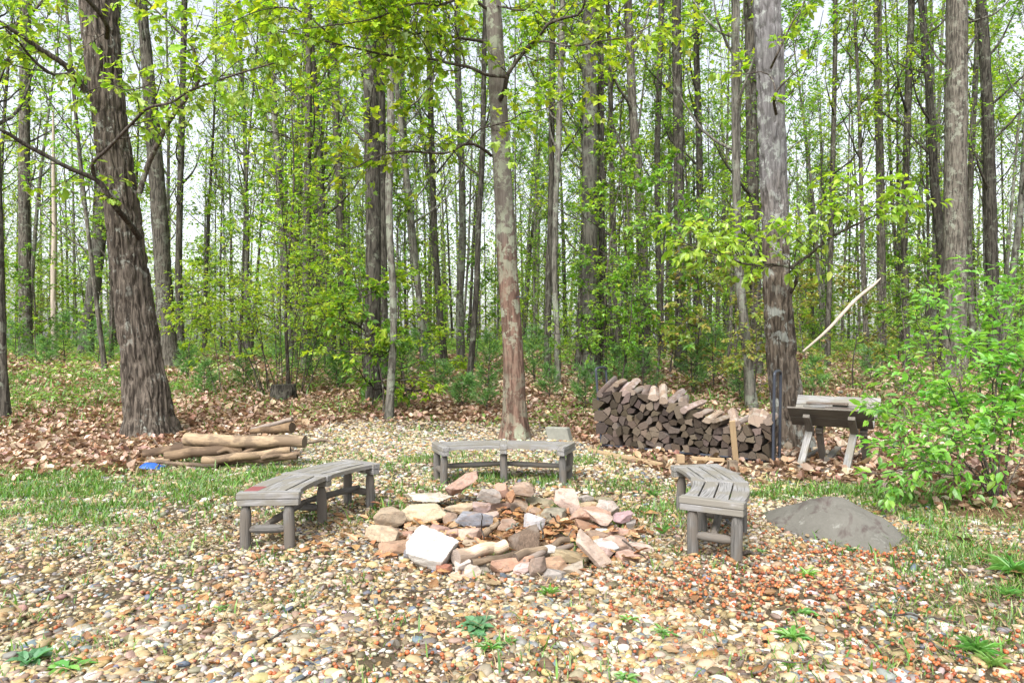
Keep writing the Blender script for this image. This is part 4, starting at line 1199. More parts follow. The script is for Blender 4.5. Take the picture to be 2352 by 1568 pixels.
board('offcut', gp(1690, 1078, .03), gp(1722, 1084, .03), .06, .045, WOOD_NEW, 'yellow offcut right of the standing board', 'wood offcut', GB)
board('offcut', gp(1640, 1080, .02), gp(1690, 1092, .02), .16, .02, WOOD_SPLIT, 'flat brown piece of wood behind the right bench', 'wood offcut', GB)
board('offcut', gp(1765, 1076, .03), gp(1828, 1040, .05), .04, .03, WOOD_TAN, 'reddish stick leaning between the rack and the sawbuck', 'stick', GB)
board('offcut', gp(1800, 1058, .03), gp(1860, 1060, .03), .05, .03, WOOD_TAN, 'brown stick under the left legs of the sawbuck', 'stick', GB)
board('offcut', gp(1730, 1083, .015), gp(1790, 1090, .015), .09, .015, WOOD_SPLIT, 'grey strip of bark on the dirt below the rack', 'bark', GB)
board('offcut', gp(1770, 1098, .015), gp(1835, 1085, .015), .06, .018, WOOD_NEW, 'pale splinter of wood at the edge of the gravel', 'wood offcut', GB)
board('offcut', gp(1845, 1058, .04), gp(1885, 1038, .06), .05, .04, WOOD_DARK, 'grey split kindling under the sawbuck', 'wood offcut', GB)
board('offcut', gp(1900, 1062, .04), gp(1925, 1036, .05), .09, .06, WOOD_DARK, 'thick grey kindling between the sawbuck legs', 'wood offcut', GB)
board('offcut', gp(1945, 1060, .02), gp(1985, 1035, .03), .05, .03, WOOD_DARK, 'grey plank end right of the sawbuck', 'wood offcut', GB)
board('offcut', gp(1990, 1020, .02), gp(2060, 1018, .02), .07, .02, WOOD_GREY, 'pale grey board lying beyond the sawbuck on leaf litter', 'board', GB)
board('offcut', gp(1870, 1078, .02), gp(1920, 1084, .02), .14, .03, WOOD_DARK, 'dark slab of bark in front of the sawbuck', 'bark', GB)
def grey_block():
    c = gp(1285, 1012)
    m = M(); ax = unit(np.array([.9, -.35, 0])); ay = np.array([.35, .9, 0])
    box(m, c + np.array([0, .1, .10]), ax * .19, unit(ay) * .09, (-.03, 0, .115), bev=.008)
    tag(m.build('concrete_block', CONCRETE, origin=c), 'grey concrete block lying behind the back bench', 'concrete block')
grey_block()

# ------------------------------------------------------------------ sawbuck (trough on crossed legs)
def make_sawbuck():
    c = np.array([4.30, 9.15, 0]); ax = unit(np.array([.83, -.56, 0])); fr = unit(np.array([-.56, -.83, 0])); up = np.array([0, 0, 1.0])
    root = thing('sawbuck', 'weathered wooden sawbuck trough on crossed legs by the right oak', 'sawbuck', c)
    zc = .45
    apex = c + up * zc
    def stick(p, q, w, t, nm, mat):
        m = M(); d = (q - p) / 2; x = unit(d); y = ax; z = np.cross(x, y)
        box(m, (p + q) / 2, d, y * w / 2, z * t / 2, gl=0, bev=.004); m.build(nm, mat, root, use_g=True)
    for s in (-.27, .27):
        a = apex + ax * s
        stick(a + fr * .05 + up * .04, c + ax * s + fr * .46 - ax * .06 - up * .03, .09, .05, 'leg', WOOD_GREY)
        stick(a + ax * .09 - fr * .02 + up * .02, c + ax * (s + .09) - fr * .36 - up * .03, .085, .05, 'leg', WOOD_DARK)
        stick(a + fr * .03 - up * .06, a + fr * .35 + up * .215, .085, .055, 'arm', WOOD_DARK)
        stick(a + ax * .09 - fr * .03 - up * .06, a + ax * .09 - fr * .34 + up * .28, .085, .05, 'arm', WOOD_DARK)
    # trough panels
    fu = unit(fr * .78 + up * .62); fn = np.cross(ax, fu)
    bu = unit(-fr * .70 + up * .72); bn = np.cross(ax, bu)
    for u, nm, L, n, sgn, mt in ((fu, 'front_panel', .42, 2, 1, WOOD_DARK), (bu, 'back_panel', .52, 3, 1, WOOD_GREY)):
        m = M()
        nr = np.cross(ax, u); nr = nr if nr[2] > 0 else -nr
        for k in range(n):
            wd = L / n
            p = apex + u * (wd * (k + .5) + .03) + up * .02 + nr * (.026 if nm == 'front_panel' else .03)
            box(m, p + ax * (.012 * (k - 1)), ax * (.50 + .012 * k), u * (wd / 2 - .004), nr * .013, gl=0, bev=.003)
        m.build(nm, mt, root, use_g=True)
    G = 'bark pieces lying in the sawbuck'
    z = apex + up * .21
    board('bark_piece', z - ax * .36 - fr * .16 + up * .14, z + ax * .16 - fr * .18 + up * .14, .10, .03, WOOD_SPLIT, 'long dark strip of bark along the back of the sawbuck trough', 'bark', G)
    board('bark_piece', z - ax * .3 + fr * .1 + up * .04, z + ax * .1 + fr * .05 + up * .05, .12, .05, WOOD_SPLIT, 'brown slab of wood lying in the sawbuck trough', 'bark', G)
    board('bark_piece', z - ax * .1 - fr * .03 + up * .09, z + ax * .25 - fr * .06 + up * .08, .09, .04, WOOD_BARK, 'shorter brown bark piece at the right of the sawbuck trough', 'bark', G)
    board('bark_piece', z - ax * .38 - fr * .05 + up * .10, z - ax * .02 - fr * .10 + up * .11, .06, .03, WOOD_GREY, 'pale splinter lying across the left of the sawbuck trough', 'bark', G)
make_sawbuck()

# ------------------------------------------------------------------ trees
def bark_disp(depth, sp, seed, flare=None):
    def f(q, th, rad):
        c = np.stack([np.cos(th) * rad / sp, np.sin(th) * rad / sp, q[:, 2] / (sp * 5.5)], 1)
        w = fbm(c * .6 + 9, seed + 5, 2)[:, None] * np.array([1.3, 1.3, .5])
        n = vnoise(c + w, seed); k = np.abs(2 * n - 1)
        o = -depth * (1 - np.minimum(1, k * 2.2)) + depth * .6 * (fbm(c * 2.1, seed + 9, 2) - .5)
        o = o + rad * .10 * (fbm(np.stack([np.cos(th), np.sin(th), q[:, 2] * .7], 1) + seed, seed + 3, 2) - .5)
        if flare: 
            z = q[:, 2]
            o = o + np.exp(-z / flare[0]) * flare[1] * (.35 + .65 * (.5 + .5 * np.cos(th * flare[2] + seed)) ** 2)
        return o
    return f

class Leaves:
    def __init__(s): s.P, s.D, s.N, s.S = [], [], [], []
    def add(s, p, d, n, sz): s.P.append(p); s.D.append(d); s.N.append(n); s.S.append(sz)
    def put(s, m, tpl, col, mi): 
        if s.P: scatter(m, tpl, np.array(s.P), np.array(s.D), np.array(s.N), np.array(s.S), col, mi)

def spray(lv, path, rs, n, size, t0=.25, droop=.5, tip=3, spread=1.0):
    """leaves along a twig, pairs on both sides, hanging a little"""
    path = np.asarray(path); t, A, B = frames(path)
    seg = len(path) - 1
    for k in range(n + tip):
        u = t0 + (1 - t0) * rs.rand() if k < n else 1.0
        f = u * seg; i = min(int(f), seg - 1); w = f - i
        p = path[i] * (1 - w) + path[i + 1] * w
        a = rs.rand() * 2 * PI
        out = A[i] * math.cos(a) + B[i] * math.sin(a)
        out[2] *= .4
        d = t[i] * (.5 + .5 * rs.rand()) + out * spread + np.array([0, 0, -droop * rs.rand()])
        nrm = np.array([rs.randn() * .45, rs.randn() * .45, 1.0])
        lv.add(p + out * size * .25, d, nrm, size * math.exp(rs.randn() * .25))

def twig_path(p, d, L, rs, n=4, wob=.18, up=.1):
    P = [np.array(p, float)]; d = unit(d)
    for k in range(n):
        d = unit(d + rs.randn(3) * wob + np.array([0, 0, up]))
        P.append(P[-1] + d * L / n)
    return np.array(P)

def leafy_limb(m, lv, path, r0, r1, rs, ntw, tl, size, lpt=7, sides=7, sub=2, t0=.2, up=.08, mi=0, droop=.5):
    path = np.asarray(path, float)
    rad = np.linspace(r0, r1, len(path))
    pp, rr, s = resample(path, rad, .12)
    pp = pp + (vnoise(pp * 3, 9)[:, None] - .5) * .03
    tube(m, pp, rr, sides, mi=mi, cap=False)
    t, A, B = frames(pp)
    for k in range(ntw):
        u = t0 + (1 - t0) * ((k + rs.rand()) / ntw)
        i = min(len(pp) - 1, int(u * (len(pp) - 1)))
        a = rs.rand() * 2 * PI
        d = t[i] * (.4 + .6 * rs.rand()) + (A[i] * math.cos(a) + B[i] * math.sin(a)) * (.7 + .4 * rs.rand())
        L = tl * (.5 + .8 * rs.rand())
        tp = twig_path(pp[i], d, L, rs, 4, .2, up)
        rt = max(.003, min(rr[i] * .5, .011))
        tube(m, tp, np.linspace(rt, .0022, len(tp)), 4, mi=mi, cap=False)
        spray(lv, tp, rs, lpt, size, droop=droop)
        for j in range(sub):
            q = rs.randint(1, len(tp) - 1)
            d2 = unit(tp[q + 1] - tp[q]) + rs.randn(3) * .7
            t2 = twig_path(tp[q], d2, L * .55, rs, 3, .2, up)
            tube(m, t2, np.linspace(rt * .55, .0018, len(t2)), 3, mi=mi, cap=False)
            spray(lv, t2, rs, max(2, lpt // 2), size, droop=droop)
    tp = twig_path(pp[-1], t[-1], tl * .6, rs, 3, .2, up)
    tube(m, tp, np.linspace(r1, .002, len(tp)), 4, mi=mi, cap=False); spray(lv, tp, rs, lpt, size, droop=droop)

YG = [(.22, .30, .022), (.17, .26, .02), (.26, .31, .03), (.13, .22, .02)]
GR = [(.085, .18, .022), (.11, .21, .025), (.065, .14, .02), (.14, .22, .03)]
OLI = [(.16, .17, .035), (.12, .16, .03), (.19, .15, .05), (.10, .15, .025)]
FRESH = [(.13, .29, .055), (.16, .32, .055), (.10, .23, .045), (.19, .33, .06)]
MIXED = [(.16, .25, .025), (.11, .2, .025), (.2, .27, .03), (.08, .16, .02)]

def build_branch(m, lv, tpl, col, root, nm='branch'):
    origin = root['_root']
    b = m.build(nm, BARK_TWIG, root)
    if lv.P:
        f = M(); lv.put(f, tpl, col, 0)
        f.build('leaves', LEAF_NEAR, b, origin=origin, use_col=True)

def hero_trunk(root, Y, pts, bark, seed, depth, sp, sides, flare, top=None):
    """pts: (xd, yd, width in view px) from the base upwards"""
    b = pts[0]
    path = [at(x, y, Y) for x, y, w in pts]; path[0][2] = gz(path[0][0], Y) - .12
    rad = [w / 2 / FOC * Y for x, y, w in pts]
    d = unit(path[-1] - path[-2])
    for k in range(4): path.append(path[-1] + d * 2.2); rad.append(rad[-1] * .85)
    m = M()
    tube(m, path, rad, sides, .035, disp=bark_disp(depth, sp, seed, flare), cap=False)
    m.build('trunk', bark, root)
    return path, rad

def make_left_oak():
    Y = 12.2
    base = at(345, 1000, Y); base[2] = gz(base[0], Y)
    root = thing('oak_tree', 'massive rough barked oak leaning left beside the log pile', 'tree', base)
    hero_trunk(root, Y, [(348, 1010, 118), (342, 960, 104), (334, 890, 96), (322, 800, 88), (308, 700, 82), (291, 560, 76), (272, 430, 74), (251, 280, 73), (235, 140, 76), (222, 0, 80), (213, -100, 76)], BARK_OAK, 11, .05, .062, 170, (.4, .16, 5))
    rs = np.random.RandomState(21)
    c = lambda a, b, dy=0: at(.35 * a, .35 * b, Y - .4 + dy)
    limbs = [([(915, 1560, .35), (830, 1450, -.1), (760, 1360, -.5), (640, 1190, -.7), (400, 1080, -1.0), (130, 930, -1.3), (0, 850, -1.5), (-160, 780, -1.6)], .055, .02, 10),
             ([(620, 1180, -.7), (600, 1070, -.9), (700, 980, -1.0), (870, 800, -1.3), (960, 710, -1.5), (1120, 670, -1.7), (1250, 590, -1.9), (1500, 500, -2.0), (1700, 440, -2.2), (1890, 380, -2.3)], .03, .01, 14),
             ([(905, 1270, .2), (960, 1100, .2), (1030, 950, .1), (1100, 810, 0), (1220, 640, -.1), (1300, 520, -.2), (1270, 330, -.3), (1220, 260, -.4), (1100, 150, -.5), (960, 0, -.7)], .05, .014, 12),
             ([(1300, 520, -.2), (1420, 500, -.5), (1550, 490, -.8), (1700, 560, -1)], .016, .006, 6),
             ([(560, 600, .2), (480, 500, 0), (400, 410, -.2), (260, 320, -.4), (150, 240, -.6), (0, 140, -.9), (-150, 60, -1)], .06, .025, 9),
             ([(700, 240, .1), (690, 160, -.4), (640, 80, -.6), (570, 0, -.8), (500, -90, -1)], .045, .03, 4),
             ([(470, 480, -.1), (330, 480, -.5), (200, 370, -.8), (120, 280, -1), (20, 180, -1.2)], .03, .012, 8),
             ([(560, 600, .2), (700, 560, -.6), (830, 590, -.9), (960, 560, -1.1), (1060, 470, -1.3)], .014, .005, 8)]
    for path, r0, r1, nt in limbs:
        m = M(); lv = Leaves()
        leafy_limb(m, lv, [c(*p) for p in path], r0, r1, rs, nt, .75, .112, 6, sub=2, up=.05, droop=.9)
        build_branch(m, lv, OAK, pal(rs, len(lv.P), [(.20, .29, .03), (.15, .25, .025), (.24, .31, .05)], .15), root)
make_left_oak()

def make_centre_maple():
    Y = 11.6
    base = at(1182, 1005, Y); base[2] = gz(base[0], Y)
    root = thing('maple_tree', 'straight maple with lichened upper trunk and reddish lower bark behind the back bench', 'tree', base)
    hero_trunk(root, Y, [(1184, 1012, 64), (1183, 975, 58), (1182, 920, 53), (1178, 800, 49), (1172, 700, 47), (1165, 600, 46), (1160, 500, 45), (1154, 400, 43), (1148, 300, 42), (1140, 150, 40), (1132, 0, 38), (1126, -100, 36)], BARK_MAPLE, 31, .009, .04, 72, (.28, .10, 6))
    # old iron hook grown into the trunk
    m = M()
    tube(m, [at(1186, 683, Y - .2), at(1191, 681, Y - .25), at(1194, 684, Y - .27)] + [at(1203 + 8 * math.cos(a), 674 + 8 * math.sin(a), Y - .27) for a in np.linspace(1.9, -2.4, 12)], .008, 6)
    m.build('iron_hook', STEEL, root)
    rs = np.random.RandomState(22)
    c = lambda a, b, dy=0: at(784 + .35 * a, .35 * b, Y + dy)
    limbs = [([(1045, 650, -.15), (1080, 560, -.4), (1090, 490, -.5), (1180, 360, -.6), (1290, 250, -.8), (1350, 160, -.9), (1460, 115, -1.0), (1560, 90, -1.1), (1600, 0, -1.2), (1640, -100, -1.2)], .042, .014, 16, YG),
             ([(1085, 500, -.5), (950, 490, -.6), (850, 440, -.8), (700, 410, -1), (600, 385, -1.1), (330, 360, -1.3), (180, 330, -1.5), (0, 290, -1.7), (-200, 240, -1.9), (-420, 200, -2)], .03, .008, 26, YG),
             ([(985, 1020, 0), (900, 960, -.5), (820, 940, -.7), (700, 1000, -.9), (560, 1000, -1), (380, 990, -1.2), (200, 1040, -1.4), (80, 1100, -1.5), (-60, 1080, -1.6)], .028, .007, 18, YG),
             ([(820, 940, -.7), (900, 850, -.9), (1000, 820, -1.0), (1130, 780, -1.2), (1180, 740, -1.3), (1370, 700, -1.4), (1590, 560, -1.6)], .014, .005, 12, YG),
             ([(815, 440, -.8), (780, 280, -.8), (740, 120, -.9), (770, 0, -1), (790, -80, -1)], .018, .009, 14, YG),
             ([(930, 270, 0), (820, 250, -.2), (700, 230, -.4), (600, 200, -.6), (450, 215, -.8), (300, 130, -1), (120, 60, -1.1)], .028, .008, 18, YG),
             ([(330, 410, -1.3), (290, 250, -1.4), (250, 100, -1.5), (200, -60, -1.6)], .012, .006, 14, YG),
             ([(600, 385, -1.1), (520, 250, -1.3), (420, 140, -1.5), (380, 0, -1.6)], .010, .005, 14, YG),
             ([(1100, 380, -.3), (1300, 270, -.8), (1500, 300, -1), (1750, 260, -1.2), (1900, 230, -1.4), (2100, 130, -1.6)], .02, .006, 14, YG),
             ([(960, 60, 0), (820, -20, -.6), (640, 30, -1), (480, 20, -1.4), (200, 120, -1.8), (-200, 180, -2.2)], .03, .007, 22, YG),
             ([(1000, 30, 0), (1150, 60, -.6), (1290, 70, -.9), (1350, 160, -.9)], .02, .008, 8, YG),
             ([(-100, 200, -1.8), (-300, 60, -2), (-520, 60, -2.2), (-760, 160, -2.2)], .012, .005, 16, YG)]
    for path, r0, r1, nt, pl in limbs:
        m = M(); lv = Leaves()
        leafy_limb(m, lv, [c(*p) for p in path], r0, r1, rs, nt, .85, .088, 5, sub=3, up=.06, droop=.8)
        build_branch(m, lv, MAPLE, pal(rs, len(lv.P), pl, .15), root)
make_centre_maple()

def make_right_oak():
    Y = 10.6
    base = at(1815, 1025, Y); base[2] = gz(base[0], Y)
    root = thing('oak_tree', 'big grey oak standing straight behind the firewood rack and sawbuck', 'tree', base)
    hero_trunk(root, Y, [(1822, 1035, 88), (1815, 985, 78), (1806, 910, 72), (1796, 830, 68), (1788, 720, 64), (1783, 600, 61), (1780, 480, 60), (1775, 330, 62), (1771, 200, 63), (1766, 80, 63), (1762, 0, 62), (1756, -100, 60)], BARK_OAK_R, 51, .036, .046, 130, (.32, .13, 5))
    rs = np.random.RandomState(23)
    c = lambda a, b, dy=0: at(1568 + .35 * a, .35 * b, Y - .35 + dy)
    e = lambda a, b, dy=0: at(1568 + .35 * a, 509.6 + .35 * b, Y - .35 + dy)
    limbs = [([c(620, 745), c(600, 640, -.3), c(650, 560, -.4), c(770, 450, -.5)], .024, .008, 2, .3),
             ([c(610, 590, -.35), c(585, 510, -.3), c(520, 470, -.3), c(380, 485, -.4), c(260, 470, -.5)], .012, .005, 1, .3),
             ([c(585, 440, .05), c(620, 360, -.3), c(650, 300, -.3), c(720, 150, -.4), c(790, 40, -.5), c(830, -60, -.5)], .02, .007, 3, .3),
             ([e(710, 460, .1), e(750, 380, -.15), e(740, 330, -.3), e(710, 300, -.45), e(540, 280, -.7), e(400, 270, -.9), e(170, 200, -1.2), e(40, 150, -1.4)], .032, .008, 15, .55),
             ([e(710, 300, -.45), e(830, 220, -.6), e(990, 90, -.8), e(1180, 0, -1), e(1300, -60, -1.1), e(1450, -150, -1.2)], .026, .006, 13, .6),
             ([e(400, 270, -.9), e(330, 180, -1.0), e(240, 110, -1.1), e(100, 60, -1.2), e(-30, 20, -1.3)], .010, .004, 10, .5),
             ([e(540, 280, -.7), e(480, 160, -.9), e(400, 60, -1.0), e(300, 10, -1.1)], .010, .004, 9, .5),
             ([e(830, 220, -.6), e(760, 120, -.8), e(640, 60, -1.0), e(560, 0, -1.1)], .010, .004, 9, .45),
             ([e(990, 90, -.8), e(1000, -60, -.9), e(1040, -170, -1), e(1120, -260, -1.1)], .010, .004, 8, .5),
             ([e(1180, 0, -1), e(1260, -120, -1.1), e(1330, -200, -1.2)], .009, .004, 8, .5)]
    for path, r0, r1, nt, tl in limbs:
        m = M(); lv = Leaves()
        leafy_limb(m, lv, path, r0, r1, rs, nt, tl * .8, .10, 5, sub=2, up=.02, droop=1.0)
        build_branch(m, lv, OVATE, pal(rs, len(lv.P), [(.20, .30, .03), (.16, .26, .025), (.24, .33, .045)], .13), root)
make_right_oak()

# generic trees -----------------------------------------------------------------
def gen_crown(m, lv, rs, base_path, base_rad, h0, nb, bl, size, ntw=5, lpt=6, up=.25, sides=5, rise=.8):
    """branches from height h0 (share of the trunk) upwards"""
    P, rr, s = resample(base_path, base_rad, .4)
    n = len(P)
    for k in range(nb):
        u = h0 + (1 - h0) * (k + rs.rand()) / nb
        i = min(n - 2, int(u * (n - 1)))
        a = rs.rand() * 2 * PI
        d = np.array([math.cos(a), math.sin(a), rise * (.4 + .8 * rs.rand())])
        L = bl * (1.15 - .65 * u) * (.6 + .6 * rs.rand())
        br = twig_path(P[i], d, L, rs, 6, .13, up)
        r = max(.012, min(rr[i] * .45, .05 * L / 2.5))
        tube(m, br, np.linspace(r, .006, len(br)), sides, cap=False)
        for j in range(ntw):
            q = rs.randint(1, len(br) - 1)
            t = unit(br[q + 1] - br[q]) + rs.randn(3) * .65
            L2 = L * (.25 + .25 * rs.rand())
            t2 = twig_path(br[q], t, L2, rs, 4, .18, up * .8)
            tube(m, t2, np.linspace(.009, .004, len(t2)), 3, cap=False)
            spray(lv, t2, rs, lpt, size)
            for e in range(2):
                q2 = rs.randint(1, len(t2) - 1)
                t3 = twig_path(t2[q2], unit(t2[q2 + 1] - t2[q2]) + rs.randn(3) * .8, L2 * .6, rs, 3, .2, up * .6)
                tube(m, t3, np.linspace(.006, .003, len(t3)), 3, cap=False)
                spray(lv, t3, rs, lpt, size)

def lean_path(rs, H, bow=.25):
    a, b = rs.randn(2) * bow
    ph = rs.rand() * 6
    return [np.array([a * (t ** 1.5) * 2 + .06 * math.sin(ph + t * 9) * bow * 3, b * (t ** 1.5) * 2 + .06 * math.cos(ph + t * 8) * bow * 3, H * t - .2]) for t in np.linspace(0, 1, 9)]

def gen_tree(seed, H, r, bark, palette, h0=.3, nb=22, bl=3.2, size=.14, lpt=5, ntw=5, tpl=DIAMOND, fork=False):
    rs = np.random.RandomState(seed)
    root = thing('forest_tree', 'tree', 'tree')
    path = lean_path(rs, H)
    rad = [r * (1.25 if k == 0 else 1) * (1 - .85 * (k / 8) ** 1.2) for k in range(9)]
    m = M()
    tube(m, path, rad, 12, .3, cap=False, disp=lambda q, th, rd: rd * .12 * (fbm(q * np.array([4, 4, 1.2]) + seed, seed, 2) - .5) + np.exp(-q[:, 2] / .3) * rd * .35)
    m.build('trunk', bark, root)
    m = M(); lv = Leaves()
    gen_crown(m, lv, rs, path, rad, h0, nb, bl, size, ntw, lpt)
    lv.put(m, tpl, pal(rs, len(lv.P), palette, .2), 1)
    m.build('crown', [bark, LEAF], root, use_col=True)
    return root

def gen_sapling(seed, H, r, palette, size=.10, tpl=TRILOBE, nb=12, bl=1.5, lpt=5, bark=None, flat=True, h0=.15):
    rs = np.random.RandomState(seed)
    root = thing('maple_sapling', 'sapling', 'sapling')
    path = lean_path(rs, H, .3); rad = [r * (1 - .85 * k / 8) for k in range(9)]
    m = M(); tube(m, path, rad, 7, .25, cap=False); m.build('stem', bark or BARK_TWIG, root)
    m = M(); lv = Leaves()
    gen_crown(m, lv, rs, path, rad, h0, nb, bl, size, 4, lpt, .03, 4, .35)
    lv.put(m, tpl, pal(rs, len(lv.P), palette, .18), 1)
    m.build('crown', [bark or BARK_TWIG, LEAF], root, use_col=True)
    return root

def gen_pine(seed, H):
    """white pine seedling: whorls of soft needles"""
    rs = np.random.RandomState(seed)
    root = thing('pine_seedling', 'pine', 'pine seedling')
    m = M(); tube(m, [(0, 0, -.05), (rs.randn() * .03, rs.randn() * .03, H * .5), (rs.randn() * .05, rs.randn() * .05, H)], [.012 * H, .009 * H, .004], 6, cap=False)
    m.build('stem', BARK_TWIG, root)
    m = M(); P, D = [], []
    nw = int(5 + H * 3)
    for k in range(nw):
        z = H * (.12 + .86 * k / nw); L = (H * .42) * (1 - .75 * k / nw) + .08
        for b in range(6):
            a = rs.rand() * 2 * PI
            br = twig_path((0, 0, z), (math.cos(a), math.sin(a), .35), L * (.7 + .5 * rs.rand()), rs, 3, .12, .12)
            tube(m, br, np.linspace(.006, .002, 4), 3, cap=False)
            for j in range(44):
                u = (.25 + .75 * rs.rand()) * 3; i = min(2, int(u)); p = br[i] + (br[i + 1] - br[i]) * (u - i)
                P.append(p); D.append(unit(br[i + 1] - br[i]) * .7 + rs.randn(3) * .6)
    P, D = np.array(P), np.array(D); n = len(P)
    ND = (np.array([(0, .045, 0), (0, -.045, 0), (1, 0, -.1)]), [np.array([[0, 1, 2]])])
    scatter(m, ND, P, D, rs.randn(n, 3), .11 * np.exp(rs.randn(n) * .2), pal(rs, n, [(.085, .19, .045), (.11, .22, .04), (.07, .155, .045)], .2), 1)
    m.build('needles', [BARK_TWIG, NEEDLE], root, use_col=True)
    return root

def trunk_tree(label, pts, bark, seed, crown=None, group=None, pal_=MIXED, Y=None, limbs=True, h=18, name='forest_tree', nb=16, size=.12):
    """a tree of the wood with its own trunk line: pts (xd, yd, width px) from its foot up, crown of its own above"""
    rs = np.random.RandomState(seed)
    if Y is None: g = ground(pts[0][0], pts[0][1]); Y = g[1]
    base = at(pts[0][0], pts[0][1], Y); base[2] = gz(base[0], Y)
    root = thing(name, label, 'tree', base, group)
    dl = rs.randn() * .03
    path = [at(x, y, Y + dl * k) for k, (x, y, w) in enumerate(pts)]; rad = [w * .46 / FOC * Y for _, _, w in pts]
    path[0] = base - np.array([0, 0, .15])
    d = unit(path[-1] - path[0]) * .7 + unit(path[-1] - path[-2]) * .3
    zt = path[-1][2]
    if h:
        top = max(h, zt + 3)
        n = 6
        for k in range(1, n + 1):
            path.append(path[-1] + d * (top - zt) / n + rs.randn(3) * np.array([.12, .12, 0])); rad.append(rad[len(pts) - 1] * (1 - .8 * k / n))
    m = M()
    tube(m, path, rad, 20, .12, cap=False, disp=lambda q, th, rd: rd * .16 * (fbm(np.stack([np.cos(th) * 1.6, np.sin(th) * 1.6, q[:, 2] * 1.3], 1) + seed, seed, 3) - .5) - .16 * rd * (vnoise(np.stack([np.cos(th) * rd / .05, np.sin(th) * rd / .05, q[:, 2] / .22], 1), seed) - .5) + np.exp(-q[:, 2] / .3) * rd * .4 * (.5 + .5 * np.cos(th * 5 + seed) ** 2))
    m.build('trunk', bark, root)
    if limbs:
        m = M(); lv = Leaves()
        lowest = .28 if h else .4
        gen_crown(m, lv, rs, path, rad, lowest, nb, 2.6, size, 4, 3)
        lv.put(m, TRILOBE if Y < 20 else DIAMOND, pal(rs, len(lv.P), pal_, .2), 1)
        m.build('crown', [bark, LEAF], root, use_col=True)
    return root

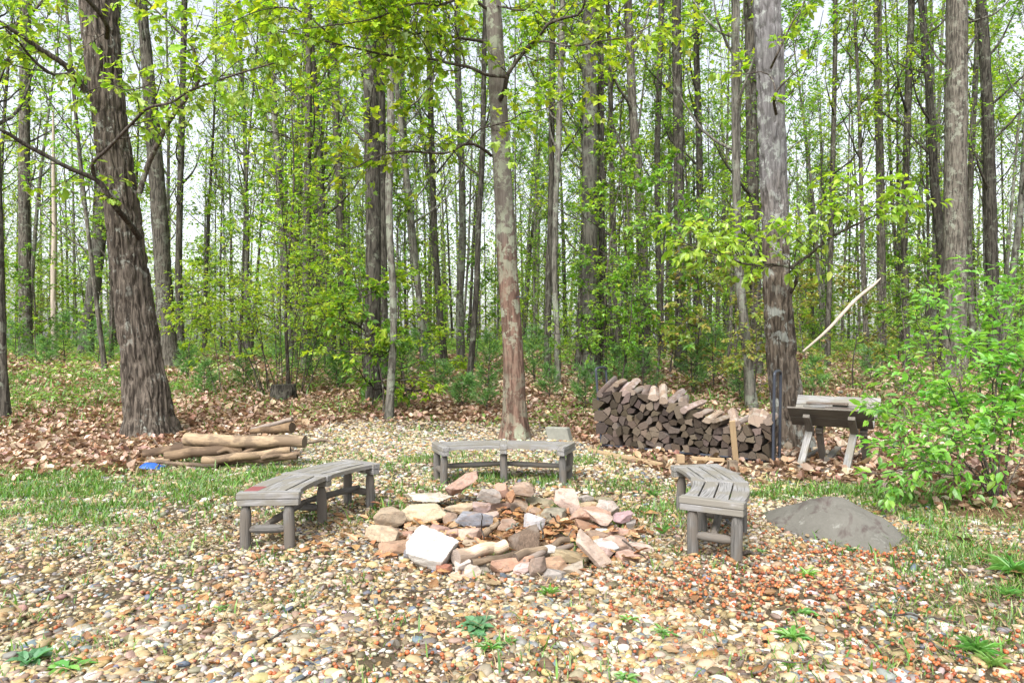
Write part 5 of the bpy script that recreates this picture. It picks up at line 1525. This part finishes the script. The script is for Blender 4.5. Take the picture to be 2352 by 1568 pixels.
D_, G_, B_ = BARK_DARK, BARK_GREY, BARK_BROWN
TREES = [
 ('straight dark oak left of the centre with a slim pale tree at its side', [(858, 918, 50), (855, 850, 42), (857, 700, 38), (857, 500, 37), (853, 300, 36), (850, 100, 36), (848, 0, 36)], D_),
 ('slim pale grey tree curving up just right of the straight dark oak', [(893, 960, 22), (898, 880, 19), (904, 760, 18), (902, 650, 18), (896, 560, 17), (893, 440, 18), (898, 300, 18), (895, 150, 17), (890, 0, 17)], G_),
 ('stout grey tree with dark knots rising behind the left end of the firewood', [(1358, 872, 46), (1357, 800, 42), (1356, 650, 40), (1355, 500, 38), (1355, 300, 37), (1354, 100, 35), (1354, 0, 34)], G_),
 ('thin dark tree touching the right side of the stout knotted grey tree', [(1386, 866, 20), (1383, 700, 17), (1382, 450, 16), (1380, 200, 16), (1380, 0, 15)], D_),
 ('brown grey tree leaning left, second to the right of the stout knotted tree', [(1476, 860, 29), (1481, 720, 27), (1475, 550, 25), (1468, 430, 23), (1455, 270, 22), (1447, 100, 21), (1443, 0, 20)], B_),
 ('dark straight tree midway between the knotted grey tree and the right oak', [(1564, 850, 34), (1563, 740, 28), (1561, 550, 26), (1559, 350, 24), (1556, 150, 23), (1555, 0, 22)], D_),
 ('thin dark leaning tree left of the lichened maple', [(1076, 890, 17), (1086, 780, 15), (1095, 650, 14), (1100, 500, 14), (1107, 380, 14), (1110, 250, 13), (1112, 100, 12), (1113, 0, 12)], D_),
 ('dark slender tree between the slim pale tree and the thin leaning one', [(1022, 842, 20), (1012, 740, 17), (1002, 600, 15), (996, 480, 15), (990, 300, 15), (985, 100, 14), (983, 0, 14)], D_),
 ('tall dark tree swaying left between the leaning oak and the dark oak', [(762, 830, 26), (758, 720, 22), (745, 600, 21), (737, 460, 20), (727, 300, 20), (715, 130, 19), (704, 0, 18)], D_),
 ('speckled grey tree rising from behind the yellow green shrub', [(666, 830, 20), (662, 740, 18), (652, 600, 18), (643, 460, 17), (632, 300, 16), (618, 100, 15), (612, 0, 15)], G_),
 ('mossy forked tree standing close behind the leaning oak', [(392, 842, 52), (383, 760, 40), (375, 640, 38), (366, 500, 38), (356, 380, 36), (346, 260, 34), (335, 130, 26), (322, 0, 24)], B_),
 ('straight grey brown pine second from the left edge', [(62, 822, 34), (59, 760, 29), (56, 600, 26), (54, 400, 25), (55, 200, 24), (58, 0, 23)], B_),
 ('lichen spotted tree leaning right behind the leaning oak', [(195, 818, 36), (203, 750, 32), (222, 600, 30), (236, 450, 30), (248, 250, 28), (258, 100, 27), (262, 0, 26)], G_),
 ('tree cut by the left edge of the photo with its foot in the leaf litter', [(12, 960, 30), (5, 850, 24), (0, 700, 22), (-6, 500, 22), (-16, 250, 21), (-26, 0, 20)], B_),
 ('thick lichened tree behind the leafy bush at the right', [(2192, 868, 58), (2192, 740, 52), (2195, 560, 51), (2196, 380, 50), (2199, 200, 50), (2200, 0, 48)], B_),
 ('spotted tree right of the thick lichened tree, third from the right edge', [(2286, 850, 32), (2281, 700, 28), (2276, 480, 27), (2272, 300, 26), (2264, 120, 24), (2256, 0, 23)], D_),
 ('dark tree bending behind the left side of the thick lichened tree', [(2172, 850, 30), (2168, 700, 27), (2163, 560, 24), (2148, 430, 20), (2140, 260, 17), (2128, 120, 15), (2118, 0, 14)], D_),
 ('brown tree with a pale dead pole leaning toward its left side', [(2025, 836, 24), (2025, 720, 22), (2024, 560, 20), (2022, 380, 19), (2019, 200, 18), (2018, 0, 18)], B_),
 ('thin spotted tree between the brown tree and the thick lichened tree', [(2082, 846, 17), (2080, 700, 15), (2078, 540, 15), (2084, 330, 16), (2090, 150, 16), (2096, 0, 15)], D_),
 ('pale grey tree showing just left of the right oak', [(1728, 938, 30), (1719, 850, 24), (1709, 740, 24), (1698, 620, 22), (1693, 460, 21), (1691, 280, 21), (1690, 100, 20), (1690, 0, 20)], G_),
 ('brown tree half hidden by the left side of the right oak', [(1738, 858, 30), (1736, 700, 28), (1730, 480, 27), (1726, 250, 26), (1722, 0, 25)], B_),
 ('slim dark tree right of the lichened maple', [(1258, 868, 20), (1258, 760, 17), (1262, 600, 16), (1266, 420, 15), (1268, 200, 15), (1270, 0, 14)], D_),
 ('slim grey tree next right of the slim dark one', [(1281, 885, 17), (1280, 780, 15), (1274, 640, 15), (1276, 480, 15), (1284, 300, 15), (1290, 100, 14), (1292, 0, 14)], G_),
 ('brown trunk with grey patches far behind the shrub and dark oak', [(793, 828, 26), (788, 700, 22), (782, 540, 21), (775, 350, 19), (766, 150, 18), (760, 0, 18)], B_),
 ('dark slim trunk right behind the straight dark oak', [(884, 870, 20), (882, 740, 19), (880, 560, 18), (878, 350, 17), (876, 120, 16), (876, 0, 16)], D_),
 ('spotted thin tree crossing above the sawbuck', [(1900, 845, 15), (1902, 740, 13), (1908, 600, 12), (1912, 420, 12), (1918, 200, 11), (1920, 0, 11)], D_),
 ('leaning grey sapling tree left of the lichened maple foot', [(988, 836, 13), (980, 760, 12), (966, 700, 11), (950, 620, 10), (940, 500, 10), (928, 300, 9), (920, 100, 9)], G_),
 ('grey trunk far behind, between two slim dark trees left of the maple', [(1060, 830, 22), (1056, 700, 19), (1062, 560, 18), (1060, 380, 17), (1052, 180, 16), (1050, 0, 16)], G_),
 ('pair trunk of dark bark left of the dark straight tree', [(1606, 830, 20), (1604, 700, 17), (1608, 520, 17), (1606, 300, 16), (1600, 100, 15), (1600, 0, 15)], D_),
 ('brown far tree between the leaning brown tree and dark straight tree', [(1520, 826, 18), (1516, 700, 16), (1512, 540, 15), (1510, 350, 15), (1516, 150, 14), (1520, 0, 14)], B_),
 ('dark hollow trunk between the mossy forked tree and the shrub', [(418, 826, 20), (412, 720, 17), (410, 600, 16), (412, 480, 15), (416, 300, 15), (420, 100, 14), (422, 0, 14)], D_),
 ('slim brown tree over the bush near the right edge', [(2238, 846, 16), (2232, 700, 14), (2226, 540, 13), (2234, 330, 13), (2246, 120, 12), (2250, 0, 12)], B_),
 ('pale birch leaning at the right edge behind the bush', [(2300, 860, 20), (2316, 700, 16), (2330, 600, 15), (2345, 480, 14), (2356, 330, 13), (2366, 150, 12)], G_),
]
for k, (lab, pts, bk) in enumerate(TREES):
    trunk_tree(lab, pts, bk, 200 + k, pal_=[MIXED, YG, GR][k % 3], h=19 + (k * 7) % 6)

def snag():
    root = trunk_tree('bare pale dead snag with broken twigs near the left edge', [(125, 826, 13), (123, 740, 12), (122, 640, 12), (124, 540, 11), (122, 430, 9), (121, 330, 7), (120, 250, 3)], None, 400, limbs=False, h=0, name='dead_tree')
    t = NT('dead_pale_wood'); v = t.objvec(False)
    n = t.noise(t.mapping(v, (1, 1, .2)), 12, 4)
    dm = t.done(t.mix(n, (.27, .22, .17), (.56, .49, .41)), .9, .1)
    root.children[0].data.materials.clear(); root.children[0].data.materials.append(dm)
    rs = np.random.RandomState(4); Y = root.location[1]
    for (x, y, dx, dy) in ((123, 640, 60, -40), (123, 600, 70, -60), (122, 560, -50, -50), (124, 520, 80, -20), (122, 480, -70, -30), (122, 430, 60, -70), (123, 690, 30, 20)):
        m = M(); tube(m, twig_path(at(x, y, Y), at(x + dx, y + dy, Y - rs.randn() * .5) - at(x, y, Y), abs(dx) / FOC * Y * 1.3, rs, 4, .15, .05), np.linspace(.014, .003, 5), 5)
        m.build('dead_branch', dm, root)
    m = M(); p = at(1844, 807, 12.6); q = at(2023, 639, 13.6)
    tube(m, [p, p + (q - p) * .3 + np.array([0, 0, -.03]), p + (q - p) * .65 + np.array([0, 0, .04]), p + (q - p) * .9, q], [.018, .028, .036, .03, .012], 9, .1, disp=lambda c, th, rd: rd * .3 * (fbm(c * 12, 3, 2) - .5))
    tag(m.build('leaning_pole', dm, origin=p), 'pale barkless dead pole leaning up to the right behind the sawbuck', 'dead branch')
snag()

# anonymous slim trees filling the wood, told apart by nothing but where they are
PROTO = []
for k in range(9):
    bk = (G_, D_, B_)[k % 3]
    PROTO.append(gen_tree(600 + k, 19 + (k % 4) * 1.6, (.072, .095, .058, .11)[k % 4], bk, [MIXED, YG, GR, MIXED][k % 4], h0=(.22, .34, .15)[k % 3], nb=28, bl=3.0, size=.12, lpt=5, ntw=5))
SECT = [(-2000, 225, 'left of the leaning oak', 'beyond the leaning oak on the left'), (225, 640, 'between the leaning oak and the speckled grey tree', 'behind the log pile'), (640, 850, 'between the speckled grey tree and the straight dark oak', 'behind the yellow green shrub'),
        (850, 1150, 'between the straight dark oak and the lichened maple', 'left of the lichened maple'), (1150, 1360, 'between the lichened maple and the stout knotted grey tree', 'right of the lichened maple'),
        (1360, 1760, 'between the stout knotted grey tree and the right oak', 'behind the firewood stack'), (1760, 2190, 'between the right oak and the thick lichened tree', 'behind the sawbuck'), (2190, 5000, 'right of the thick lichened tree', 'behind the right bush')]
def place_forest():
    rs = np.random.RandomState(90)
    used = [np.array(o.location[:2]) for o in C.objects if o.parent is None and o.get('category') == 'tree' and o.location[1] > 5]
    n = 0; tries = 0
    while n < 112 and tries < 6000:
        tries += 1
        Y = math.sqrt(21 ** 2 + rs.rand() * (50 ** 2 - 21 ** 2)); u = (rs.rand() * 2 - 1) * .98
        x = u * Y
        p = np.array([x, Y])
        if min(np.hypot(*(p - q)) for q in used) < 1.15: continue
        if .40 < u < .60 and Y < 34 and rs.rand() < .4: continue
        used.append(p)
        k = rs.randint(len(PROTO)); xd = CX + u * FOC
        sec = next(s for s in SECT if s[0] <= xd < s[1])
        bkn = ('grey', 'dark', 'brown')[k % 3]
        s = .85 + .4 * rs.rand(); th = (.75 + .6 * rs.rand()) * s
        depth = 'nearer' if Y < 30 else 'far'
        dup(PROTO[k], (x, Y, gz(x, Y)), rs.rand() * 2 * PI, (th, th, s), f'{depth} slim {bkn} tree {sec[2]}', 'tree', f'{depth} slim {bkn} trees {sec[2]}', tilt=(rs.randn() * .04, rs.randn() * .04))
        n += 1
place_forest()

# understorey
SAP = [gen_sapling(700, 5.0, .03, GR, .095), gen_sapling(701, 6.5, .035, MIXED, .09, nb=16, bl=1.9), gen_sapling(702, 3.2, .02, YG, .085, nb=10, bl=1.1), gen_sapling(703, 4.2, .025, OLI, .10), gen_sapling(704, 7.5, .045, MIXED, .095, nb=20, bl=2.2), gen_sapling(705, 2.2, .014, GR, .085, nb=9, bl=.9, tpl=OVATE)]
FIX = [  # view x, y of the foot, prototype, scale, label
 (880, 952, 2, 1.15, 'bright green maple sapling at the feet of the dark oak and slim pale tree'),
 (860, 935, 5, 1.5, 'small leafy sapling in front of the straight dark oak'),
 (1735, 935, 3, .75, 'olive red leaved maple sapling behind the firewood near the right oak'),
 (1690, 905, 3, .9, 'olive maple sapling left of the right oak over the firewood'),
 (1600, 905, 3, 1.1, 'olive green maple sapling beyond the middle of the firewood stack'),
 (1440, 880, 4, .9, 'tall dark green maple sapling behind the left of the firewood stack'),
 (1330, 890, 0, .8, 'green maple sapling left of the stout knotted grey tree'),
 (1690, 860, 4, .85, 'tall maple sapling with dense dark leaves left of the right oak'),
 (1850, 890, 3, .7, 'low olive sapling right of the right oak trunk'),
 (1960, 900, 3, .8, 'olive sapling under the pale leaning pole'),
 (2080, 960, 0, .6, 'green sapling at the left of the leafy right bush'),
 (2150, 930, 1, .6, 'taller sapling behind the leafy right bush'),
 (930, 905, 0, .75, 'green sapling right of the slim pale tree'),
 (700, 860, 1, .8, 'loose leaved sapling behind the yellow green shrub'),
 (1090, 850, 0, .9, 'green sapling behind the thin dark leaning tree'),
 (1000, 880, 2, 1.0, 'low yellow green sapling on the litter left of the maple'),
]
for (x, y, k, s, lab) in FIX:
    g = ground(x, y)
    dup(SAP[k], g, x * .37, (s, s, s), lab, 'sapling', 'saplings of the understorey')
def place_understorey():
    rs = np.random.RandomState(95)
    for i in range(105):
        Y = math.sqrt(16.5 ** 2 + rs.rand() * (44 ** 2 - 16.5 ** 2)); u = (rs.rand() * 2 - 1) * .95; x = u * Y
        xd = CX + u * FOC
        if xd < 330 and Y < 24: continue
        k = rs.choice(6, p=[.22, .2, .14, .14, .2, .1]); s = .7 + .6 * rs.rand()
        sec = next(q for q in SECT if q[0] <= xd < q[1])
        tone = ('green', 'green', 'yellow green', 'olive', 'tall green', 'small green')[k]
        dep = 'nearer' if Y < 28 else 'far'
        dup(SAP[k], (x, Y, gz(x, Y)), rs.rand() * 6.28, (s, s, s), f'{dep} {tone} sapling {sec[2]}', 'sapling', f'{dep} {tone} saplings {sec[2]}')
place_understorey()

PIN = [gen_pine(800, .9), gen_pine(801, 1.3), gen_pine(802, .6)]
PX = [(150, 832, 1, 1.5, 'widest soft pine seedling left of the leaning oak'), (225, 838, 1, 1.3, 'soft pine seedling close to the left of the leaning oak'), (38, 830, 1, 1.2, 'pine seedling at the left edge of the wood'), (432, 868, 0, 1.1, 'pine seedling right of the mossy forked tree'), (470, 905, 0, .9, 'pine seedling under the left branches of the yellow green shrub'),
      (640, 870, 1, 1.0, 'pine seedling behind the middle of the yellow green shrub'), (720, 880, 1, 1.0, 'pine seedling under the right branches of the shrub'), (775, 895, 0, 1.1, 'pine seedling left of the straight dark oak'), (925, 900, 1, 1.0, 'pine seedling right of the slim pale tree'), (965, 870, 1, 1.1, 'pine seedling left of the thin leaning tree'),
      (1065, 935, 2, 1.2, 'small pine seedling left of the lichened maple'), (1118, 945, 0, 1.0, 'pine seedling touching the left of the lichened maple foot'), (1120, 880, 1, 1.1, 'taller pine seedling behind the left of the lichened maple'), (1228, 880, 1, 1.25, 'tall pine seedling right of the lichened maple'), (1262, 915, 0, .9, 'pine seedling between the maple and the slim trees'),
      (1345, 940, 0, 1.1, 'pine seedling at the left end of the firewood rack'), (1420, 890, 0, 1.2, 'pine seedling behind the left third of the firewood'), (1475, 905, 1, .9, 'pine seedling behind the middle left of the firewood'), (1590, 905, 1, 1.0, 'pine seedling behind the middle right of the firewood'), (1640, 890, 1, 1.2, 'widest pine seedling behind the right half of the firewood'),
      (1700, 925, 0, 1.0, 'pine seedling left of the right oak base'), (1870, 905, 0, 1.0, 'pine seedling right of the right oak base'), (2000, 880, 0, 1.2, 'pine seedling under the leaning pole'), (1020, 905, 0, .9, 'pine seedling on the litter beyond the slim pale tree'), (560, 890, 0, 1.0, 'pine seedling behind the shrub stems at the left'), (105, 845, 0, 1.2, 'pine seedling beside the bare snag')]
for (x, y, k, s, lab) in PX:
        dup(PIN[k], ground(x, y), x * .21, (s, s, s), lab, 'pine seedling', 'pine seedlings at the edge of the wood')
for o in PROTO + SAP + PIN: remove_tree(o)

# multi stemmed yellow green shrub left of the middle, with the stump at its foot
def make_shrub(name, label, base, stems, palette, size, tpl, bark, rs, lpt=6, tl=.6, cat='shrub', sub=2, droop=.6, part='foliage', nt=8):
    root = thing(name, label, cat, base)
    for st in stems:
        m = M(); lv = Leaves()
        leafy_limb(m, lv, st['p'], st['r'], .005, rs, st.get('n', nt), tl, size, lpt, 6, sub, st.get('t0', .4), .04, 0, droop)
        build_branch(m, lv, tpl, pal(rs, len(lv.P), palette, .16), root, 'stem')
    return root
rs_ = np.random.RandomState(31)
def shrubs():
    b = ground(640, 905); Y = b[1]
    st = []
    for (xa, xt, yt, dy) in ((600, 370, 690, -.3), (605, 420, 640, .2), (610, 470, 600, -.5), (620, 520, 560, .3), (625, 560, 640, -.8), (640, 600, 520, .2), (650, 650, 560, -.6), (665, 700, 530, .4), (675, 760, 560, -.3), (690, 820, 620, .2), (500, 400, 740, .3), (510, 470, 690, -.2), (690, 770, 690, -.6), (700, 830, 700, .2), (655, 720, 640, -.9), (610, 500, 700, -.9), (640, 560, 700, -1.0)):
        p = at(xa, 905, Y); p[2] = gz(p[0], p[1]) - .05
        q = at(xt, yt, Y + dy)
        mid = p + (q - p) * .5 + np.array([-(q[0] - p[0]) * .12, dy * .2, (q[2] - p[2]) * .08])
        st.append(dict(p=[p, mid, q], r=.013, n=13, t0=.45))
    make_shrub('shrub', 'yellow green many stemmed shrub beyond the log pile', b, st, YG, .088, OVATE, BARK_TWIG, rs_, 6, .65)
    # stump
    c = ground(652, 915)
    m = M()
    tube(m, [c + np.array([0, 0, -.05]), c + np.array([0, 0, .15]), c + np.array([0, 0, .33])], [.33, .29, .27], 26, .04, disp=lambda q, th, rd: rd * .3 * (fbm(q * 7, 4, 3) - .5))
    o = m.build('tree_stump', BARK_DARK, origin=c)
    tag(o, 'dark weathered stump at the foot of the yellow green shrub', 'stump')
    # leafy bush close on the right
    b = ground(2290, 1150); Y = b[1]; rs = np.random.RandomState(33)
    st = []
    for (x0, pts, r, n) in ((2288, [(2282, 1000, 0), (2292, 850, .1), (2320, 740, .2), (2345, 650, .3)], .014, 10), (2288, [(2262, 1060, 0), (2215, 960, -.1), (2170, 860, -.2), (2120, 760, -.2)], .012, 9), (2296, [(2270, 1040, -.1), (2240, 1030, -.3), (2150, 985, -.5), (2055, 955, -.6)], .010, 9),
                            (2290, [(2200, 1050, -.2), (2130, 1030, -.4), (2045, 1022, -.5)], .009, 8), (2300, [(2320, 1000, .1), (2340, 880, .1), (2370, 780, .1)], .011, 9), (2285, [(2230, 980, .3), (2190, 820, .5), (2160, 700, .6), (2130, 640, .7)], .011, 10), (2290, [(2250, 900, .4), (2250, 760, .6), (2240, 640, .8)], .011, 10),
                            (2290, [(2300, 900, .5), (2300, 760, .9), (2290, 660, 1.1)], .010, 10), (2290, [(2250, 1100, -.3), (2180, 1090, -.5), (2085, 1080, -.6), (2025, 1085, -.7)], .008, 8), (2298, [(2330, 1080, .0), (2370, 1010, 0), (2420, 960, 0)], .009, 7), (2290, [(2210, 920, .2), (2135, 880, .3), (2060, 860, .4)], .009, 9),
                            (2300, [(2330, 930, -.2), (2350, 850, -.3), (2400, 780, -.4)], .009, 8), (2285, [(2240, 1080, -.4), (2160, 1060, -.6), (2090, 1060, -.7)], .008, 7), (2290, [(2240, 1000, .0), (2150, 940, .0), (2080, 900, .1)], .009, 9), (2292, [(2280, 880, .2), (2330, 800, .3), (2352, 700, .3)], .010, 9)):
        p = at(x0, 1150, Y); p[2] = gz(p[0], p[1]) - .03
        st.append(dict(p=[p] + [at(x, y, Y + d) for x, y, d in pts], r=r, n=int(n * 1.3), t0=.35))
    make_shrub('leafy_bush', 'fresh green leafy bush filling the right edge of the clearing', b, st, FRESH, .078, OVATE, BARK_TWIG, rs, 5, .42, 'bush', 3, .5)
shrubs()

# far wood: reads as one mass
def far_woods():
    rs = np.random.RandomState(99)
    m = M(); lv = Leaves()
    for i in range(290):
        Y = 50 + 38 * rs.rand(); u = (rs.rand() * 2 - 1) * 1.05; x = u * Y; z = gz(x, Y)
        H = 17 + 6 * rs.rand(); r = .1 + .1 * rs.rand(); dx = rs.randn() * .6
        tube(m, [(x, Y, z - .3), (x + dx * .4, Y, z + H * .5), (x + dx, Y, z + H)], [r, r * .7, .02], 6, mi=int(i % 2), cap=False)
        n = 760
        hh = np.where(rs.rand(n) < .6, rs.rand(n) * .48, rs.rand(n) ** .8); a = rs.rand(n) * 2 * PI; R_ = (2.6 * (1 - .45 * hh)) * np.sqrt(rs.rand(n))
        for k in range(0, n, 38):
            t = rs.rand() * .8 + .1; aa = rs.rand() * 2 * PI
            p0 = np.array([x + dx * t, Y, z + H * t])
            tube(m, [p0, p0 + np.array([math.cos(aa) * 1.2, math.sin(aa) * 1.2, 1.1]), p0 + np.array([math.cos(aa) * 2, math.sin(aa) * 2, 2.3])], [.035, .02, .008], 3, mi=1, cap=False)
        P = np.stack([x + dx * hh + R_ * np.cos(a), Y + R_ * np.sin(a), z + .3 + hh * H], 1)
        P += (fbm(P * .8, 3, 2)[:, None] - .5) * 1.5
        D = np.stack([rs.randn(n), rs.randn(n), rs.randn(n) * .4], 1)
        scatter(m, DIAMOND, P, D, np.stack([rs.randn(n) * .5, rs.randn(n) * .5, np.ones(n)], 1), .24 * np.exp(rs.randn(n) * .35), pal(rs, n, MIXED + [(.15, .18, .06), (.19, .22, .06)], .2), 2)  # the two extra paler tones put distance haze into the leaf colour
    tag(m.build('far_woods', [BARK_DARK, BARK_GREY, LEAF], use_col=True), 'far trees of the wood merging into one green mass', 'wood', None, 'stuff')
far_woods()

# fallen branches on the floor of the wood
for k, (a, b, r, lab) in enumerate((((1290, 838, 0), (1390, 834, 0), .06, 'fallen grey trunk lying behind the slim grey tree'), ((960, 866, 0), (1045, 872, 0), .05, 'fallen pale branch on the ground left of the thin leaning tree'), ((1090, 895, 0), (1135, 885, 0), .045, 'short fallen log left of the lichened maple'),
                                    ((1700, 872, 0), (1830, 866, 0), .05, 'fallen branch lying left and right behind the right oak'), ((1500, 866, 0), (1700, 862, 0), .05, 'long fallen branch beyond the firewood stack'), ((1920, 905, 0), (2000, 900, 0), .04, 'fallen branch on the litter beyond the sawbuck'),
                                    ((2050, 838, 0), (2150, 842, 0), .05, 'fallen stem deep under the right saplings'), ((1060, 880, 0), (1170, 892, 0), .03, 'thin fallen stick behind the lichened maple'))):
    g0, g1 = ground(a[0], a[1]), ground(b[0], b[1])
    rlog('fallen_branch', g0 + np.array([0, 0, r * .6]), g1 + np.array([0, 0, r]), r, r * .6, lab, 'fallen branch', [BARK_GREY, LOG_END], 'branches fallen on the floor of the wood', seed=60 + k, sides=8, bend=.1)

# weeds in the gravel
def weed(x, y, rad, n, label, palette, tall=.5, wid=.7, name='weed_plant'):
    rs = np.random.RandomState(int(x * 3 + y))
    c = ground(x, y)
    a = np.arange(n) * 2.4 + rs.rand(n) * .5
    up = tall * (.3 + rs.rand(n))
    D = np.stack([np.cos(a), np.sin(a), up], 1)
    BLD = (OVATE[0] * np.array([1, wid, 1.2]), OVATE[1])
    m = M()
    scatter(m, BLD, np.tile(c, (n, 1)) + rs.randn(n, 3) * np.array([.012, .012, 0]) + np.array([0, 0, .012]), D, np.tile([0, 0, 1.0], (n, 1)) - D * .3, rad * .72 * (.55 + .6 * rs.rand(n)), pal(rs, n, palette, .15))
    tag(m.build(name, BLADE, origin=c, use_col=True), label, 'weed', 'weeds growing in the gravel')
WG, WB = [(.10, .26, .05), (.14, .31, .06)], [(.09, .21, .10), (.12, .25, .12)]
weed(1095, 1442, .15, 24, 'large grey green rosette weed in the middle foreground', WB, .45, 1.1)
weed(1100, 1462, .09, 12, 'smaller rosette just below the large grey green one', WB, .4, 1.1)
weed(1128, 1492, .10, 40, 'dense bright green tuft right below the large rosette', WG, .7, .45)
weed(1824, 1470, .15, 22, 'spiky green dandelion rosette in the right foreground', WG, .6, .5)
weed(1850, 1325, .14, 16, 'bright green weed standing among the orange nuts', [(.2, .36, .07)], .9, .4)
weed(1840, 1410, .13, 14, 'jagged weed between the nuts and the dandelion rosette', WG, .4, .5)
weed(2062, 1480, .07, 8, 'little upright two leaved weed right of the dandelion', WG, 1.2, .6)
weed(2325, 1320, .26, 60, 'largest clump of tall grass at the right edge', WG, 1.0, .22)
weed(2240, 1500, .16, 60, 'thick grass tuft in the right foreground', WG, 1.2, .18)
weed(2275, 1530, .12, 40, 'paler grass tuft below the thick right tuft', [(.2, .34, .08)], 1.0, .18)
weed(2310, 1370, .12, 40, 'small grass tuft under the large right clump', WG, 1.2, .18)
weed(70, 1522, .15, 12, 'broad leaved weed at the lower left corner', WB, .7, 1.1)
weed(155, 1535, .14, 10, 'flat leaved weed right of the corner weed', WG, .3, 1.1)
weed(1258, 1368, .11, 26, 'upright leafy weed below the front of the fire ring', [(.16, .33, .06)], 1.3, .4)
weed(1442, 1428, .09, 12, 'light green weed right of the upright leafy weed', [(.18, .34, .07)], .6, .6)
weed(1520, 1455, .12, 26, 'spreading weed in the lower middle right', WG, .4, .4)
weed(1810, 1535, .06, 30, 'tiny round tuft at the bottom right of the middle', WG, 1.4, .2)
weed(1170, 1478, .06, 14, 'small weed right of the dense bright tuft', WG, .8, .6)
weed(515, 1400, .10, 10, 'small sprawling weed in the left foreground', WG, .3, .6)
weed(2100, 1200, .12, 16, 'broad weed on the gravel beyond the boulder', WG, .5, .8)
weed(2040, 1250, .10, 14, 'leafy weed at the right foot of the boulder', WG, .6, .7)
weed(1955, 1265, .09, 12, 'dark weed at the front foot of the boulder', [(.06, .17, .05)], .6, .7)
weed(1500, 1140, .12, 34, 'tall grass tuft growing inside the fire ring', WG, 1.8, .12)
weed(1520, 1228, .14, 40, 'tall thin grass tuft by the right wall of the ring', WG, 2.0, .1)
weed(1435, 1560, .1, 14, 'weed at the bottom edge right of the middle', WG, .6, .6)
weed(1750, 1270, .07, 12, 'small weed beside the foot of the right bench', WG, .8, .5)
for k, (a, b, r, lab) in enumerate((((555, 1488), (690, 1450), .008, 'brown twig lying on pebbles in the left foreground'), ((135, 1430), (190, 1375), .005, 'thin bent twig at the left of the gravel'), ((2035, 1420), (2200, 1440), .008, 'long twig on pebbles in the right foreground'), ((2110, 1475), (2230, 1530), .007, 'twig lying by the right grass tuft'),
                                    ((1700, 1560), (1860, 1530), .006, 'twig at the bottom right of the middle'), ((1700, 1276), (1745, 1280), .02, 'short dark stick beside the right bench foot'), ((870, 1362), (1010, 1366), .006, 'grey stick below the largest white stone'))):
    p = ground(*a) + np.array([0, 0, .03]); q = ground(*b) + np.array([0, 0, .035])
    rlog('twig', p, q, r, r * .6, lab, 'twig', [BARK_TWIG, BARK_TWIG], 'twigs lying on the gravel', seed=80 + k, sides=7, bend=.03)

for o in bpy.data.objects:
    if '_root' in o: del o['_root']
